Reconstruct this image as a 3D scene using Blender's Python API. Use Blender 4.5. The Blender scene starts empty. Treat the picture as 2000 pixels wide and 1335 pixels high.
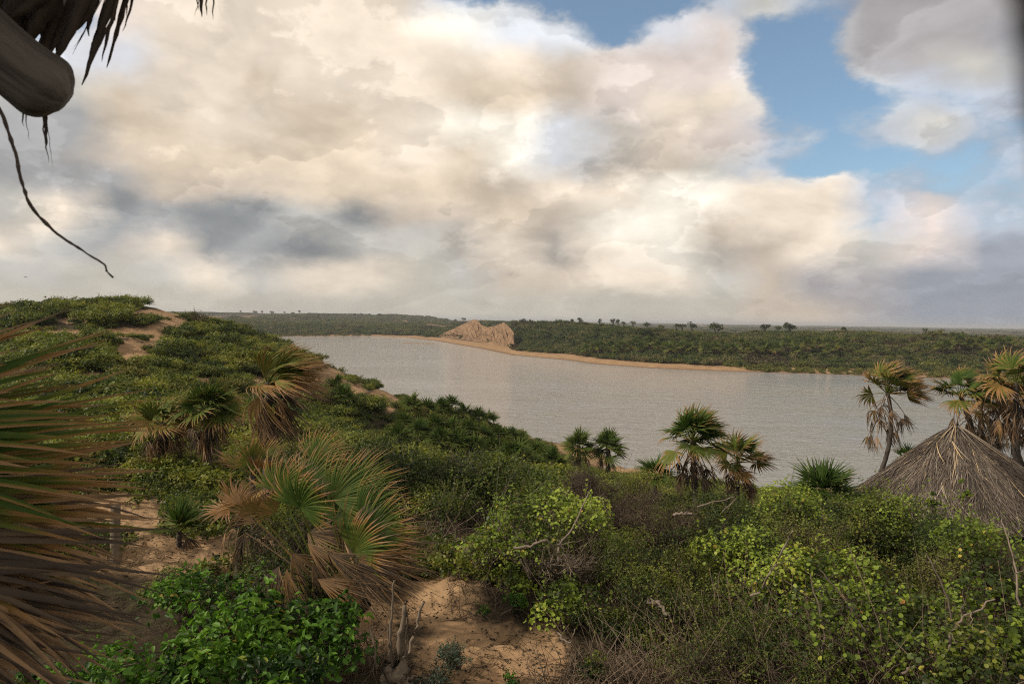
import bpy, math, numpy as np
from mathutils import Vector, Matrix, Euler

# ------------------------------------------------------------------ camera, world, sun
sc = bpy.context.scene
COL = sc.collection
EYE = 18.0                       # metres above the water
FPX = 1333.3
cam_d = bpy.data.cameras.new('camera')
cam_d.sensor_width = 36.0
cam_d.lens = 24.0
cam_d.clip_start = 0.02
cam_d.clip_end = 60000
cam_d.dof.use_dof = True
cam_d.dof.focus_distance = 17.0
cam_d.dof.aperture_fstop = 5.0
cam = bpy.data.objects.new('camera', cam_d)
COL.objects.link(cam)
ROT = (Matrix.Rotation(math.radians(90 - 1.85), 3, 'X') @ Matrix.Rotation(math.radians(0.9), 3, 'Z'))
cam.matrix_world = Matrix.Translation((0, 0, EYE)) @ ROT.to_4x4()
sc.camera = cam
R3 = np.array(ROT)

SUN_EL, SUN_AZ = 36.0, -104.0     # degrees; azimuth from +Y, negative is to the left
sun_d = bpy.data.lights.new('sun', 'SUN')
sun_d.energy = 3.8
sun_d.angle = math.radians(4)
sun_d.color = (1.0, 0.86, 0.68)
sun = bpy.data.objects.new('sun', sun_d)
COL.objects.link(sun)
_a, _e = math.radians(SUN_AZ), math.radians(SUN_EL)
SUNV = Vector((math.sin(_a) * math.cos(_e), math.cos(_a) * math.cos(_e), math.sin(_e)))
sun.rotation_euler = SUNV.to_track_quat('Z', 'Y').to_euler()

sc.view_settings.view_transform = 'Standard'
sc.view_settings.look = 'None'
sc.view_settings.exposure = 0.0
sc.view_settings.gamma = 1.0
sc.render.engine = 'CYCLES'
sc.cycles.max_bounces = 5
sc.cycles.diffuse_bounces = 2
sc.cycles.glossy_bounces = 2
sc.cycles.transmission_bounces = 2
sc.cycles.volume_bounces = 0
sc.cycles.transparent_max_bounces = 4
sc.cycles.caustics_reflective = False
sc.cycles.caustics_refractive = False
sc.cycles.use_denoising = False
sc.cycles.sample_clamp_indirect = 1.5
sc.cycles.sample_clamp_direct = 8
sc.cycles.denoising_prefilter = 'ACCURATE'
sc.cycles.use_adaptive_sampling = False
sc.cycles.filter_width = 1.1


class NT:
    """small helper for writing node trees"""
    def __init__(s, tree):
        s.t = tree
        s.n = tree.nodes
        s.l = tree.links

    def put(s, sock, v):
        if isinstance(v, bpy.types.NodeSocket):
            s.l.new(v, sock)
        elif v is not None:
            if hasattr(sock.default_value, '__len__') and not hasattr(v, '__len__'):
                sock.default_value = [v] * len(sock.default_value)
            elif hasattr(v, '__len__') and len(v) == 3 and len(sock.default_value) == 4:
                sock.default_value = (*v, 1)
            else:
                sock.default_value = v

    def new(s, kind, **kw):
        nd = s.n.new(kind)
        for k, v in kw.items():
            setattr(nd, k, v)
        return nd

    def m(s, op, a, b=None, c=None, clamp=False):
        nd = s.new('ShaderNodeMath', operation=op, use_clamp=clamp)
        for i, v in enumerate((a, b, c)):
            if v is not None:
                s.put(nd.inputs[i], v)
        return nd.outputs[0]

    def v(s, op, a, b=None, scale=None):
        nd = s.new('ShaderNodeVectorMath', operation=op)
        s.put(nd.inputs[0], a)
        if b is not None:
            s.put(nd.inputs[1], b)
        if scale is not None:
            s.put(nd.inputs['Scale'], scale)
        return nd.outputs['Value'] if op in ('LENGTH', 'DOT_PRODUCT') else nd.outputs[0]

    def sstep(s, x, lo, hi, a=0.0, b=1.0):
        nd = s.new('ShaderNodeMapRange', interpolation_type='SMOOTHSTEP')
        for i, q in enumerate((x, lo, hi, a, b)):
            s.put(nd.inputs[i], q)
        return nd.outputs[0]

    def lin(s, x, lo, hi, a=0.0, b=1.0):
        nd = s.new('ShaderNodeMapRange')
        for i, q in enumerate((x, lo, hi, a, b)):
            s.put(nd.inputs[i], q)
        return nd.outputs[0]

    def noise(s, vec, scale, detail=4, rough=0.5, dist=0.0, dim='3D'):
        nd = s.new('ShaderNodeTexNoise', noise_dimensions=dim)
        if vec is not None:
            s.l.new(vec, nd.inputs['Vector'])
        nd.inputs['Scale'].default_value = scale
        nd.inputs['Detail'].default_value = detail
        nd.inputs['Roughness'].default_value = rough
        nd.inputs['Distortion'].default_value = dist
        return nd

    def ramp(s, fac, stops, interp='LINEAR'):
        nd = s.new('ShaderNodeValToRGB')
        cr = nd.color_ramp
        cr.interpolation = interp
        while len(cr.elements) < len(stops):
            cr.elements.new(0.5)
        for e, (p, c) in zip(cr.elements, stops):
            e.position = p
            e.color = c if len(c) == 4 else (*c, 1)
        s.put(nd.inputs[0], fac)
        return nd

    def mix(s, f, a, b, blend='MIX', clampf=True):
        nd = s.new('ShaderNodeMix', data_type='RGBA', blend_type=blend, clamp_factor=clampf)
        s.put(nd.inputs[0], f)
        s.put(nd.inputs[6], a)
        s.put(nd.inputs[7], b)
        return nd.outputs[2]


def s2l(c):
    c = c / 255.0
    return c / 12.92 if c <= 0.04045 else ((c + 0.055) / 1.055) ** 2.4


def build_world():
    w = bpy.data.worlds.new('World')
    sc.world = w
    w.use_nodes = True
    w.cycles.sampling_method = 'MANUAL'
    w.cycles.sample_map_resolution = 512
    t = NT(w.node_tree)
    t.n.clear()
    out = t.new('ShaderNodeOutputWorld')
    bg = t.new('ShaderNodeBackground')
    t.l.new(bg.outputs[0], out.inputs[0])
    sky = t.new('ShaderNodeTexSky', sky_type='NISHITA', sun_disc=False)
    sky.sun_elevation = math.radians(SUN_EL)
    sky.sun_rotation = math.radians(SUN_AZ)
    sky.altitude = 20
    sky.air_density = 1.0
    sky.dust_density = 1.5
    sky.ozone_density = 1.5
    SK = 0.13
    tc = t.new('ShaderNodeTexCoord')
    D = tc.outputs['Generated']
    sep = t.new('ShaderNodeSeparateXYZ')
    t.l.new(D, sep.inputs[0])
    x, y, z = sep.outputs
    zc = t.m('MAXIMUM', z, 0.0)
    # cloud-layer coordinates: larger overhead, compressed towards the horizon
    den = t.m('ADD', zc, 0.62)
    cl = t.v('SCALE', D, scale=t.m('DIVIDE', 1.0, den))
    cl = t.v('MULTIPLY', cl, (1.0, 1.0, 1.5))
    # layout coordinates: bearing and height
    yc = t.m('MAXIMUM', y, 0.05)
    u = t.m('DIVIDE', x, yc)
    v = t.m('DIVIDE', z, yc)
    wn = t.noise(cl, 3.6, 7, 0.6)
    wv = t.v('SUBTRACT', wn.outputs['Color'], (0.5, 0.5, 0.5))
    ws = t.new('ShaderNodeSeparateXYZ')
    t.l.new(wv, ws.inputs[0])
    amp = t.sstep(v, 0.0, 0.16, 0.5, 1.0)
    u2 = t.m('ADD', u, t.m('MULTIPLY', t.m('MULTIPLY', ws.outputs[0], amp), 0.19))
    v2 = t.m('ADD', v, t.m('MULTIPLY', t.m('MULTIPLY', ws.outputs[1], amp), 0.15))
    pal = {  # sRGB colour and cover
        'B': (190, 195, 198, 0.0), 'b': (176, 184, 196, 0.42), 'W': (255, 247, 232, 1), 'C': (240, 225, 206, 1),
        'c': (221, 204, 182, 1), 'T': (201, 187, 171, 1), 't': (176, 169, 160, 1), 'G': (166, 166, 166, 1),
        'g': (143, 146, 148, 1), 'L': (197, 194, 187, .9), 'S': (156, 161, 171, .97), 'H': (194, 188, 175, 1),
        'P': (224, 211, 203, .85), 'w': (214, 216, 222, .75), 'q': (172, 168, 169, 1), 'v': (214, 217, 222, .74)}
    rows = [  # from the zenith side of the view down to the skyline, 100 units of bearing per letter
        (0,   'bbPPCCCCCbBBBBbLbqqqq'),
        (60,  'BBPCCCCCCWvvBwPBBqqqS'),
        (120, 'LwwCCCCCCCCTPPPBBqqLS'),
        (180, 'LLcCCcCCCccTPCCBBBbbS'),
        (240, 'GGccCCccCWWvtTPbBbLbb'),
        (300, 'GGTcccccCcWvtTLbBBbbb'),
        (360, 'GGGTTTccccTCCWWCCbbbb'),
        (420, 'LCgGggLgTTcTWWTCCbPbb'),
        (480, 'CLGCgGgLLtCtCWtTCLPSS'),
        (540, 'LLHLCLCCHLTTCCLTqqSSS'),
        (600, 'HHHHHHHHHHHHHHHTTqSSS')]
    cs = [u2, v2]
    pos = t.lin(u2, -0.75, 0.75, 0.0, 1.0)
    acc = None
    acca = None
    dv = 60 / FPX
    for j, (py, s) in enumerate(rows):
        vj = (624 - py) / FPX
        stops = []
        for i, ch in enumerate(s):
            r, g, b, a = pal[ch]
            stops.append((i / 20.0, (s2l(r), s2l(g), s2l(b), a)))
        rp = t.ramp(pos, stops, 'LINEAR')
        d = t.m('ABSOLUTE', t.m('SUBTRACT', v2, vj))
        wgt = t.sstep(d, 0.0, dv, 1.0, 0.0)
        if j == 0:
            wgt = t.m('MAXIMUM', wgt, t.m('GREATER_THAN', v2, vj))
        if j == len(rows) - 1:
            wgt = t.m('MAXIMUM', wgt, t.m('LESS_THAN', v2, vj))
        c = t.v('SCALE', rp.outputs[0], scale=wgt)
        a = t.m('MULTIPLY', rp.outputs[1], wgt)
        acc = c if acc is None else t.v('ADD', acc, c)
        acca = a if acca is None else t.m('ADD', acca, a)
    # the same broken cloud beyond the view
    g1 = t.noise(cl, 0.9, 3, 0.5)
    gcol = t.ramp(g1.outputs['Fac'], [(0.3, (s2l(150), s2l(152), s2l(158))), (0.5, (s2l(200), s2l(190), s2l(176))),
                                      (0.68, (s2l(240), s2l(226), s2l(208)))])
    gcov = t.sstep(g1.outputs['Fac'], 0.36, 0.5, 0.2, 1.0)
    inside = t.m('MULTIPLY', t.sstep(t.m('ABSOLUTE', u), 0.78, 1.1, 1.0, 0.0), t.sstep(v, 0.50, 0.75, 1.0, 0.0))
    inside = t.m('MULTIPLY', inside, t.m('GREATER_THAN', y, 0.05))
    ccol = t.mix(inside, gcol.outputs[0], acc)
    cov = t.m('ADD', t.m('MULTIPLY', acca, inside), t.m('MULTIPLY', gcov, t.m('SUBTRACT', 1.0, inside)))
    # billows, lit from the upper left
    def billow(vec, det):
        vo = t.new('ShaderNodeTexVoronoi', feature='F1', normalize=True)
        t.l.new(vec, vo.inputs['Vector'])
        vo.inputs['Scale'].default_value = 5.0
        vo.inputs['Detail'].default_value = det
        vo.inputs['Roughness'].default_value = 0.55
        vo.inputs['Lacunarity'].default_value = 2.3
        return t.m('SUBTRACT', 1.0, vo.outputs['Distance'])
    n1 = t.noise(cl, 6.5, 8, 0.6, 0.0)
    f1 = n1.outputs['Fac']
    cw = t.v('ADD', cl, t.v('SCALE', wv, scale=0.22))
    b1 = billow(cw, 2.5)
    b2 = billow(t.v('ADD', cw, (-0.03, 0.0, 0.055)), 1.5)
    dens = t.m('ADD', cov, t.m('ADD', t.m('MULTIPLY', t.m('SUBTRACT', f1, 0.5), 1.2), t.m('MULTIPLY', t.m('SUBTRACT', b1, 0.62), 0.9)))
    cover = t.sstep(dens, 0.22, 0.68)
    hz = t.sstep(z, 0.02, 0.16, 0.45, 1.0)
    relief = t.m('MULTIPLY', t.m('MULTIPLY', t.m('SUBTRACT', b1, b2), 1.0), hz)
    puff = t.m('MULTIPLY', t.m('ADD', t.m('MULTIPLY', t.m('SUBTRACT', b1, 0.62), 0.24), t.m('MULTIPLY', t.m('SUBTRACT', f1, 0.5), 0.22)), hz)
    rim = t.m('MULTIPLY', t.m('MULTIPLY', t.sstep(dens, 0.40, 0.62), t.sstep(dens, 0.62, 0.95, 1.0, 0.0)), 0.14)
    n3 = t.noise(t.v('ADD', cl, t.v('SCALE', wv, scale=0.06)), 3.1, 8, 0.55)
    e1 = t.ramp(t.m('ADD', n3.outputs['Fac'], t.m('MULTIPLY', t.m('SUBTRACT', b1, 0.62), 0.10)), [(0, (.35,) * 3), (.40, (.30,) * 3), (.485, (.42,) * 3), (.505, (.95,) * 3), (.56, (.62,) * 3), (.66, (.42,) * 3), (.68, (.8,) * 3), (.78, (.5,) * 3)])
    rim2 = t.m('MULTIPLY', t.m('MULTIPLY', t.m('SUBTRACT', e1.outputs[0], 0.52), 0.34), hz)
    br = t.m('ADD', t.m('ADD', t.m('ADD', 1.02, rim), rim2), t.m('ADD', relief, puff))
    br = t.m('MINIMUM', t.m('MAXIMUM', br, 0.6), 1.4)
    ccol = t.v('SCALE', ccol, scale=br)
    blue = t.v('SCALE', t.v('MULTIPLY', sky.outputs[0], (0.96, 1.06, 1.04)), scale=SK)
    blue = t.mix(0.07, blue, (0.72, 0.76, 0.80))
    fin = t.mix(cover, blue, ccol)
    t.l.new(fin, bg.inputs[0])
    bg.inputs[1].default_value = 1.0


build_world()

# ------------------------------------------------------------------ geometry helpers
def P(px, py, Y):
    """world point that stands Y metres out on the line of sight of photo position px, py"""
    d = R3 @ np.array([(px - 1000) / FPX, -(py - 667.5) / FPX, -1.0])
    t = Y / d[1]
    return np.array([d[0] * t, Y, EYE + d[2] * t])


def proj(p):
    q = (np.asarray(p) - np.array([0, 0, EYE])) @ R3
    return 1000 - q[..., 0] / q[..., 2] * FPX, 667.5 + q[..., 1] / q[..., 2] * FPX


def smooth(x, a, b):
    t = np.clip((x - a) / (b - a), 0, 1)
    return t * t * (3 - 2 * t)


def vnoise(x, y, seed=0):
    rs = np.random.RandomState(seed)
    T = rs.rand(256, 256)
    xi, yi = np.floor(x).astype(int), np.floor(y).astype(int)
    fx, fy = x - xi, y - yi
    fx = fx * fx * (3 - 2 * fx)
    fy = fy * fy * (3 - 2 * fy)
    a, b = T[xi & 255, yi & 255], T[(xi + 1) & 255, yi & 255]
    c, d = T[xi & 255, (yi + 1) & 255], T[(xi + 1) & 255, (yi + 1) & 255]
    return (a * (1 - fx) + b * fx) * (1 - fy) + (c * (1 - fx) + d * fx) * fy - 0.5


def fbm(x, y, seed=0, oct=4):
    s, a = 0, 1.0
    for i in range(oct):
        s = s + a * vnoise(x * 2 ** i + 13.7 * i, y * 2 ** i - 7.1 * i, seed + i)
        a *= 0.5
    return s


def norm(v):
    return v / np.maximum(np.linalg.norm(v, axis=-1, keepdims=True), 1e-9)


def build_mesh(name, V, Fs, attrs=None, smooth_sh=False):
    me = bpy.data.meshes.new(name)
    V = np.ascontiguousarray(V, dtype=np.float32)
    me.vertices.add(len(V))
    me.vertices.foreach_set('co', V.ravel())
    Fs = [np.asarray(f, dtype=np.int32) for f in Fs if len(f)]
    nl = sum(f.size for f in Fs)
    nf = sum(len(f) for f in Fs)
    me.loops.add(nl)
    me.loops.foreach_set('vertex_index', np.concatenate([f.ravel() for f in Fs]))
    me.polygons.add(nf)
    tot = np.concatenate([np.full(len(f), f.shape[1], dtype=np.int32) for f in Fs])
    st = np.concatenate([[0], np.cumsum(tot)[:-1]]).astype(np.int32)
    me.polygons.foreach_set('loop_start', st)
    if smooth_sh:
        me.polygons.foreach_set('use_smooth', np.ones(nf, dtype=bool))
    for k, (dom, arr) in (attrs or {}).items():
        at = me.attributes.new(k, 'FLOAT', dom)
        at.data.foreach_set('value', np.ascontiguousarray(arr, dtype=np.float32))
    me.update(calc_edges=True)
    return me


def tag(o, label=None, cat=None, group=None, kind=None):
    if label: o['label'] = label
    if cat: o['category'] = cat
    if group: o['group'] = group
    if kind: o['kind'] = kind
    return o


def link(name, me, mat=None, parent=None, loc=None):
    o = bpy.data.objects.new(name, me)
    COL.objects.link(o)
    if mat is not None and me is not None and not me.materials:
        me.materials.append(mat)
    if parent is not None:
        o.parent = parent
    if loc is not None:
        o.location = loc
    return o


def empty(name, loc, label, cat, group=None):
    o = bpy.data.objects.new(name, None)
    o.empty_display_size = 0.3
    COL.objects.link(o)
    o.location = tuple(loc)
    return tag(o, label, cat, group)


def copy_tree(o, parent=None):
    c = o.copy()
    COL.objects.link(c)
    if parent is not None:
        c.parent = parent
        c.matrix_parent_inverse = Matrix()
    for ch in o.children:
        copy_tree(ch, c)
    return c


def tubes(paths, radii, sides=5, cap=True):
    """paths (N,K,3), radii (N,K) -> V, quads (, tris)"""
    paths = np.asarray(paths, float)
    radii = np.asarray(radii, float)
    N, K, _ = paths.shape
    T = np.gradient(paths, axis=1)
    T = norm(T)
    up = np.where(np.abs(T[..., 2:3]) > 0.9, np.array([1.0, 0, 0]), np.array([0, 0, 1.0]))
    A = norm(np.cross(T, up))
    B = np.cross(T, A)
    th = np.arange(sides) / sides * 2 * np.pi
    V = paths[:, :, None] + radii[:, :, None, None] * (A[:, :, None] * np.cos(th)[:, None] + B[:, :, None] * np.sin(th)[:, None])
    idx = np.arange(N * K * sides).reshape(N, K, sides)
    a = idx[:, :-1]
    b = idx[:, 1:]
    F = np.stack([a, np.roll(a, -1, 2), np.roll(b, -1, 2), b], -1).reshape(-1, 4)
    return V.reshape(-1, 3), F


LEAF = {
    'rhomb': (np.array([[0, 0, 0], [.34, .5, .05], [0, 1, -.06], [-.34, .5, .05]]), 4),
    'round': (np.array([[0, 0, 0], [.42, .25, .05], [.46, .7, .07], [0, 1, -.03], [-.46, .7, .07], [-.42, .25, .05]]), 6),
    'ovate': (np.array([[0, 0, 0], [.25, .25, .10], [.22, .62, .10], [0, 1.0, -.18], [-.22, .62, .10], [-.25, .25, .10]]), 6),
}


def leaves(pos, nrm, size, shape, rs):
    """one polygon per leaf; nrm = leaf normals"""
    base, k = LEAF[shape]
    n = len(pos)
    r = norm(rs.normal(size=(n, 3)))
    t = norm(r - nrm * np.sum(r * nrm, 1, keepdims=True))
    b = np.cross(nrm, t)
    sz = np.asarray(size).reshape(-1, 1, 1)
    V = pos[:, None] + sz * (base[None, :, 0:1] * b[:, None] + base[None, :, 1:2] * t[:, None] + base[None, :, 2:3] * nrm[:, None])
    F = np.arange(n * k).reshape(n, k)
    if k == 6:   # fold along the midrib
        F = np.concatenate([F[:, [0, 1, 2, 3]], F[:, [0, 3, 4, 5]]])
    return V.reshape(-1, 3), F


def lobes_for(rs, R, H, n, spread=0.72):
    a = rs.rand(n) * 2 * np.pi
    r = np.sqrt(rs.rand(n)) * spread
    c = np.stack([np.cos(a) * r * R, np.sin(a) * r * R, H * (0.30 + 0.42 * rs.rand(n) * np.sqrt(1 - r * r * 0.8))], 1)
    rad = (0.26 + 0.20 * rs.rand(n)) * min(R, H * 1.1)
    return c, rad


def lobe_points(rs, c, rad, n, fill=0.25, flat=0.85):
    w = rad ** 2
    k = rs.choice(len(rad), n, p=w / w.sum())
    d = norm(rs.normal(size=(n, 3)))
    d[:, 2] = np.where(d[:, 2] < -0.35, -d[:, 2], d[:, 2])
    rr = np.where(rs.rand(n) < fill, rs.rand(n) ** 0.5, 0.86 + 0.22 * rs.rand(n))
    p = c[k] + d * (rad[k] * rr)[:, None] * np.array([1, 1, flat])
    return p, d, k


def shrub_parts(seed, R, H, nleaf, lsize, shape='rhomb', nlobe=12, nstem=8, ntwig=60, up=0.35, rough=0.75, fill=0.25,
                stem_r=0.02, elong=(1, 1), spread=0.72):
    rs = np.random.RandomState(seed)
    c, rad = lobes_for(rs, R, H, nlobe, spread)
    c = c * np.array([elong[0], elong[1], 1])
    p, d, k = lobe_points(rs, c, rad, nleaf, fill)
    # clumps inside the lobes
    p = p + 0.10 * R * np.stack([fbm(p[:, 0] * 3 / R + i * 9, p[:, 1] * 3 / R + p[:, 2] * 2.3 / R, seed + i, 2) for i in range(3)], 1)
    p[:, 2] = np.maximum(p[:, 2], 0.02 * H)
    nr = norm(d * 0.6 + np.array([0, 0, up]) + rs.normal(size=d.shape) * rough * 0.6)
    sz = lsize * (0.45 + 0.85 * rs.rand(nleaf) ** 1.4)
    V, F = leaves(p, nr, sz, shape, rs)
    nfl = len(F) // nleaf
    clump = rs.rand(nlobe)[k]
    # shoots that stand out of the dome
    nsh = max(6, nleaf // 55)
    q, dq, _ = lobe_points(rs, c, rad, nsh, 0, .9)
    dq = norm(dq * .7 + np.array([0, 0, .8]) + rs.normal(size=dq.shape) * .35)
    lsh = np.minimum(R, H) * rs.uniform(.15, .42, nsh)
    m = 9
    fr = np.linspace(.15, 1, m)
    sp = q[:, None] + dq[:, None] * (lsh[:, None] * fr[None])[..., None] + rs.normal(size=(nsh, m, 3)) * lsize * .35
    sn = norm(rs.normal(size=(nsh * m, 3)) * .6 + np.array([0, 0, up + .3]))
    VS, FS = leaves(sp.reshape(-1, 3), sn, lsize * (.55 + .5 * rs.rand(nsh * m)), shape, rs)
    tsh = np.repeat(np.clip(.55 + .3 * rs.rand(nsh), 0, 1), m)
    shoot_paths = q[:, None] + dq[:, None] * (lsh[:, None] * np.array([-.3, 0, .5, 1])[None])[..., None]
    tint = np.clip(0.5 + 0.42 * (rs.rand(nleaf) - 0.5) + 0.8 * (clump - 0.5) + 0.6 * (fbm(p[:, 0] * 1.7 / R, p[:, 1] * 1.7 / R + p[:, 2] / R, seed + 7, 2)), 0, 1)
    # an occasional dry or yellow leaf
    tint = np.where(rs.rand(nleaf) < 0.02, 1.3, tint)
    leafdata = (np.concatenate([V, VS]), [np.concatenate([F, FS + len(V)])], {'tint': ('FACE', np.concatenate([np.tile(tint, nfl), np.tile(tsh, nfl)]))})
    # stems: base -> lobe centres, then twigs -> leaf points
    K = 6
    s = np.linspace(0, 1, K)[None, :, None]
    ns = min(nstem, nlobe)
    b0 = rs.normal(size=(ns, 3)) * np.array([0.06, 0.06, 0]) * R
    e = c[:ns] + np.array([0, 0, 0.2]) * rad[:ns, None]
    mid = (b0 + e) / 2 + rs.normal(size=(ns, 3)) * 0.14 * R
    path = b0[:, None] * (1 - s) ** 2 + 2 * mid[:, None] * s * (1 - s) + e[:, None] * s ** 2
    path = path + rs.normal(size=path.shape) * 0.02 * R * np.sin(np.linspace(0, np.pi, K))[None, :, None]
    rr = stem_r * (1.15 - np.linspace(0, 0.8, K))[None] * (0.6 + 0.8 * rs.rand(ns, 1))
    V1, F1 = tubes(path, rr, 5)
    if ntwig:
        V3, F3 = tubes(shoot_paths, np.full((nsh, 4), stem_r * .2) * np.array([1.2, 1, .7, .4]), 3)
        F1 = np.concatenate([F1, F3 + len(V1)])
        V1 = np.concatenate([V1, V3])
        si = rs.randint(0, ns, ntwig)
        ki = rs.randint(2, K, ntwig)
        a = path[si, ki]
        # reach for nearby leaf points
        q = p[rs.randint(0, nleaf, (ntwig, 12))]
        dd = np.linalg.norm(q - a[:, None], axis=2)
        q = q[np.arange(ntwig), dd.argmin(1)]
        q = a + (q - a) * 1.05
        m2 = (a + q) / 2 + rs.normal(size=a.shape) * 0.07 * R
        s4 = np.linspace(0, 1, 4)[None, :, None]
        tp = a[:, None] * (1 - s4) ** 2 + 2 * m2[:, None] * s4 * (1 - s4) + q[:, None] * s4 ** 2
        tr = stem_r * 0.42 * np.array([1, .8, .55, .3])[None] * (0.6 + 0.8 * rs.rand(ntwig, 1))
        V2, F2 = tubes(tp, tr, 3)
        F2 = F2 + len(V1)
        V1 = np.concatenate([V1, V2])
        F1 = np.concatenate([F1, F2])
    return leafdata, (V1, [F1])


# ------------------------------------------------------------------ materials
def mat_base(name):
    m = bpy.data.materials.new(name)
    m.use_nodes = True
    t = NT(m.node_tree)
    bs = t.n['Principled BSDF']
    return m, t, bs


def attr(t, name):
    a = t.new('ShaderNodeAttribute', attribute_name=name)
    return a.outputs['Fac']


def leaf_mat(name, stops, trans=0.3, rough=0.5, rnd=0.35, spec=0.3, key='tint'):
    m, t, bs = mat_base(name)
    oi = t.new('ShaderNodeObjectInfo')
    f = t.m('ADD', attr(t, key), t.m('MULTIPLY', t.m('SUBTRACT', oi.outputs['Random'], 0.5), rnd))
    f = t.m('MULTIPLY', f, 1 / 1.4)
    rp = t.ramp(f, stops)
    t.l.new(rp.outputs[0], bs.inputs['Base Color'])
    bs.inputs['Roughness'].default_value = rough
    bs.inputs['Specular IOR Level'].default_value = spec
    tr = t.new('ShaderNodeBsdfTranslucent')
    t.l.new(t.mix(0.6, rp.outputs[0], t.mix(1.0, rp.outputs[0], (1.5, 1.6, 0.5), 'MULTIPLY')), tr.inputs[0])
    mx = t.new('ShaderNodeMixShader')
    mx.inputs[0].default_value = trans
    t.l.new(bs.outputs[0], mx.inputs[1])
    t.l.new(tr.outputs[0], mx.inputs[2])
    t.l.new(mx.outputs[0], t.n['Material Output'].inputs[0])
    return m


M = {}
M['round'] = leaf_mat('round_leaf', [(0, (.022, .038, .006)), (.25, (.055, .085, .010)), (.42, (.125, .18, .020)), (.58, (.23, .305, .036)), (.75, (.32, .39, .055)), (.93, (.48, .36, .06)), (1, (.42, .2, .05))])
M['mid'] = leaf_mat('shrub_leaf', [(0, (.018, .034, .006)), (.3, (.06, .09, .012)), (.55, (.155, .18, .026)), (.8, (.27, .27, .045)), (1, (.30, .22, .07))], rnd=.6)
M['dark'] = leaf_mat('dark_leaf', [(0, (.010, .022, .005)), (.35, (.038, .068, .010)), (.6, (.11, .14, .018)), (.85, (.19, .20, .03)), (1, (.2, .15, .05))])
M['bright'] = leaf_mat('broad_leaf', [(0, (.012, .036, .006)), (.35, (.045, .115, .012)), (.6, (.10, .22, .02)), (.85, (.17, .29, .03)), (1, (.3, .2, .05))], rough=.5, spec=.25)
M['far'] = leaf_mat('far_foliage', [(0, (.028, .040, .012)), (.3, (.06, .08, .02)), (.5, (.10, .118, .028)), (.65, (.13, .125, .040)), (.8, (.15, .12, .06)), (1, (.19, .15, .09))], trans=.15, rough=.8, rnd=.95)
M['farbrown'] = leaf_mat('far_dry_foliage', [(0, (.030, .026, .014)), (.3, (.060, .050, .025)), (.55, (.10, .085, .04)), (.8, (.15, .12, .06)), (1, (.2, .15, .09))], trans=.1, rough=.8, rnd=.8)
M['olive'] = leaf_mat('olive_leaf', [(0, (.030, .045, .012)), (.3, (.08, .095, .02)), (.6, (.16, .165, .032)), (.85, (.16, .15, .04)), (1, (.22, .16, .06))], trans=.2, rough=.7, rnd=.6)
M['brownleaf'] = leaf_mat('dry_brown_leaf', [(0, (.02, .015, .009)), (.35, (.045, .034, .018)), (.6, (.07, .06, .022)), (.85, (.12, .09, .045)), (1, (.2, .12, .06))], trans=.1, rough=.8)
M['blue'] = leaf_mat('blue_green_leaf', [(0, (.03, .05, .035)), (.5, (.07, .105, .07)), (1, (.13, .16, .11))])


def palm_mat():
    m, t, bs = mat_base('palm_leaf')
    g = t.new('ShaderNodeNewGeometry')
    oi = t.new('ShaderNodeObjectInfo')
    tc = t.new('ShaderNodeTexCoord')
    n = t.noise(tc.outputs['Object'], 9, 4, .6)
    f = t.m('ADD', attr(t, 'dry'), t.m('MULTIPLY', t.m('SUBTRACT', n.outputs['Fac'], .5), .35))
    f = t.m('ADD', f, t.m('MULTIPLY', t.m('SUBTRACT', oi.outputs['Random'], .5), .08))
    rp = t.ramp(f, [(0, (.035, .070, .011)), (.2, (.055, .096, .014)), (.36, (.13, .145, .026)), (.5, (.30, .16, .055)),
                    (.64, (.36, .225, .12)), (.76, (.20, .135, .08)), (.88, (.13, .095, .065)), (1, (.075, .058, .045))])
    t.l.new(rp.outputs[0], bs.inputs['Base Color'])
    bs.inputs['Roughness'].default_value = .6
    bs.inputs['Specular IOR Level'].default_value = .18
    tr = t.new('ShaderNodeBsdfTranslucent')
    t.l.new(rp.outputs[0], tr.inputs[0])
    mx = t.new('ShaderNodeMixShader')
    mx.inputs[0].default_value = .22
    t.l.new(bs.outputs[0], mx.inputs[1])
    t.l.new(tr.outputs[0], mx.inputs[2])
    t.l.new(mx.outputs[0], t.n['Material Output'].inputs[0])
    return m


M['palm'] = palm_mat()


def wood_mat(name, c0, c1, scale=6, stretch=(1, 1, .12), bump=.4, rough=.85):
    m, t, bs = mat_base(name)
    tc = t.new('ShaderNodeTexCoord')
    v = t.v('MULTIPLY', tc.outputs['Object'], stretch)
    n = t.noise(v, scale, 6, .65, .3)
    n2 = t.noise(tc.outputs['Object'], scale * .35, 3, .5)
    c = t.ramp(n.outputs['Fac'], [(.3, c0), (.68, c1)])
    c2 = t.mix(t.m('MULTIPLY', n2.outputs['Fac'], .6), c.outputs[0], tuple(q * .55 for q in c1))
    t.l.new(c2, bs.inputs['Base Color'])
    bs.inputs['Roughness'].default_value = rough
    b = t.new('ShaderNodeBump')
    b.inputs['Strength'].default_value = bump
    b.inputs['Distance'].default_value = .01
    t.l.new(n.outputs['Fac'], b.inputs['Height'])
    t.l.new(b.outputs[0], bs.inputs['Normal'])
    return m


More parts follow.
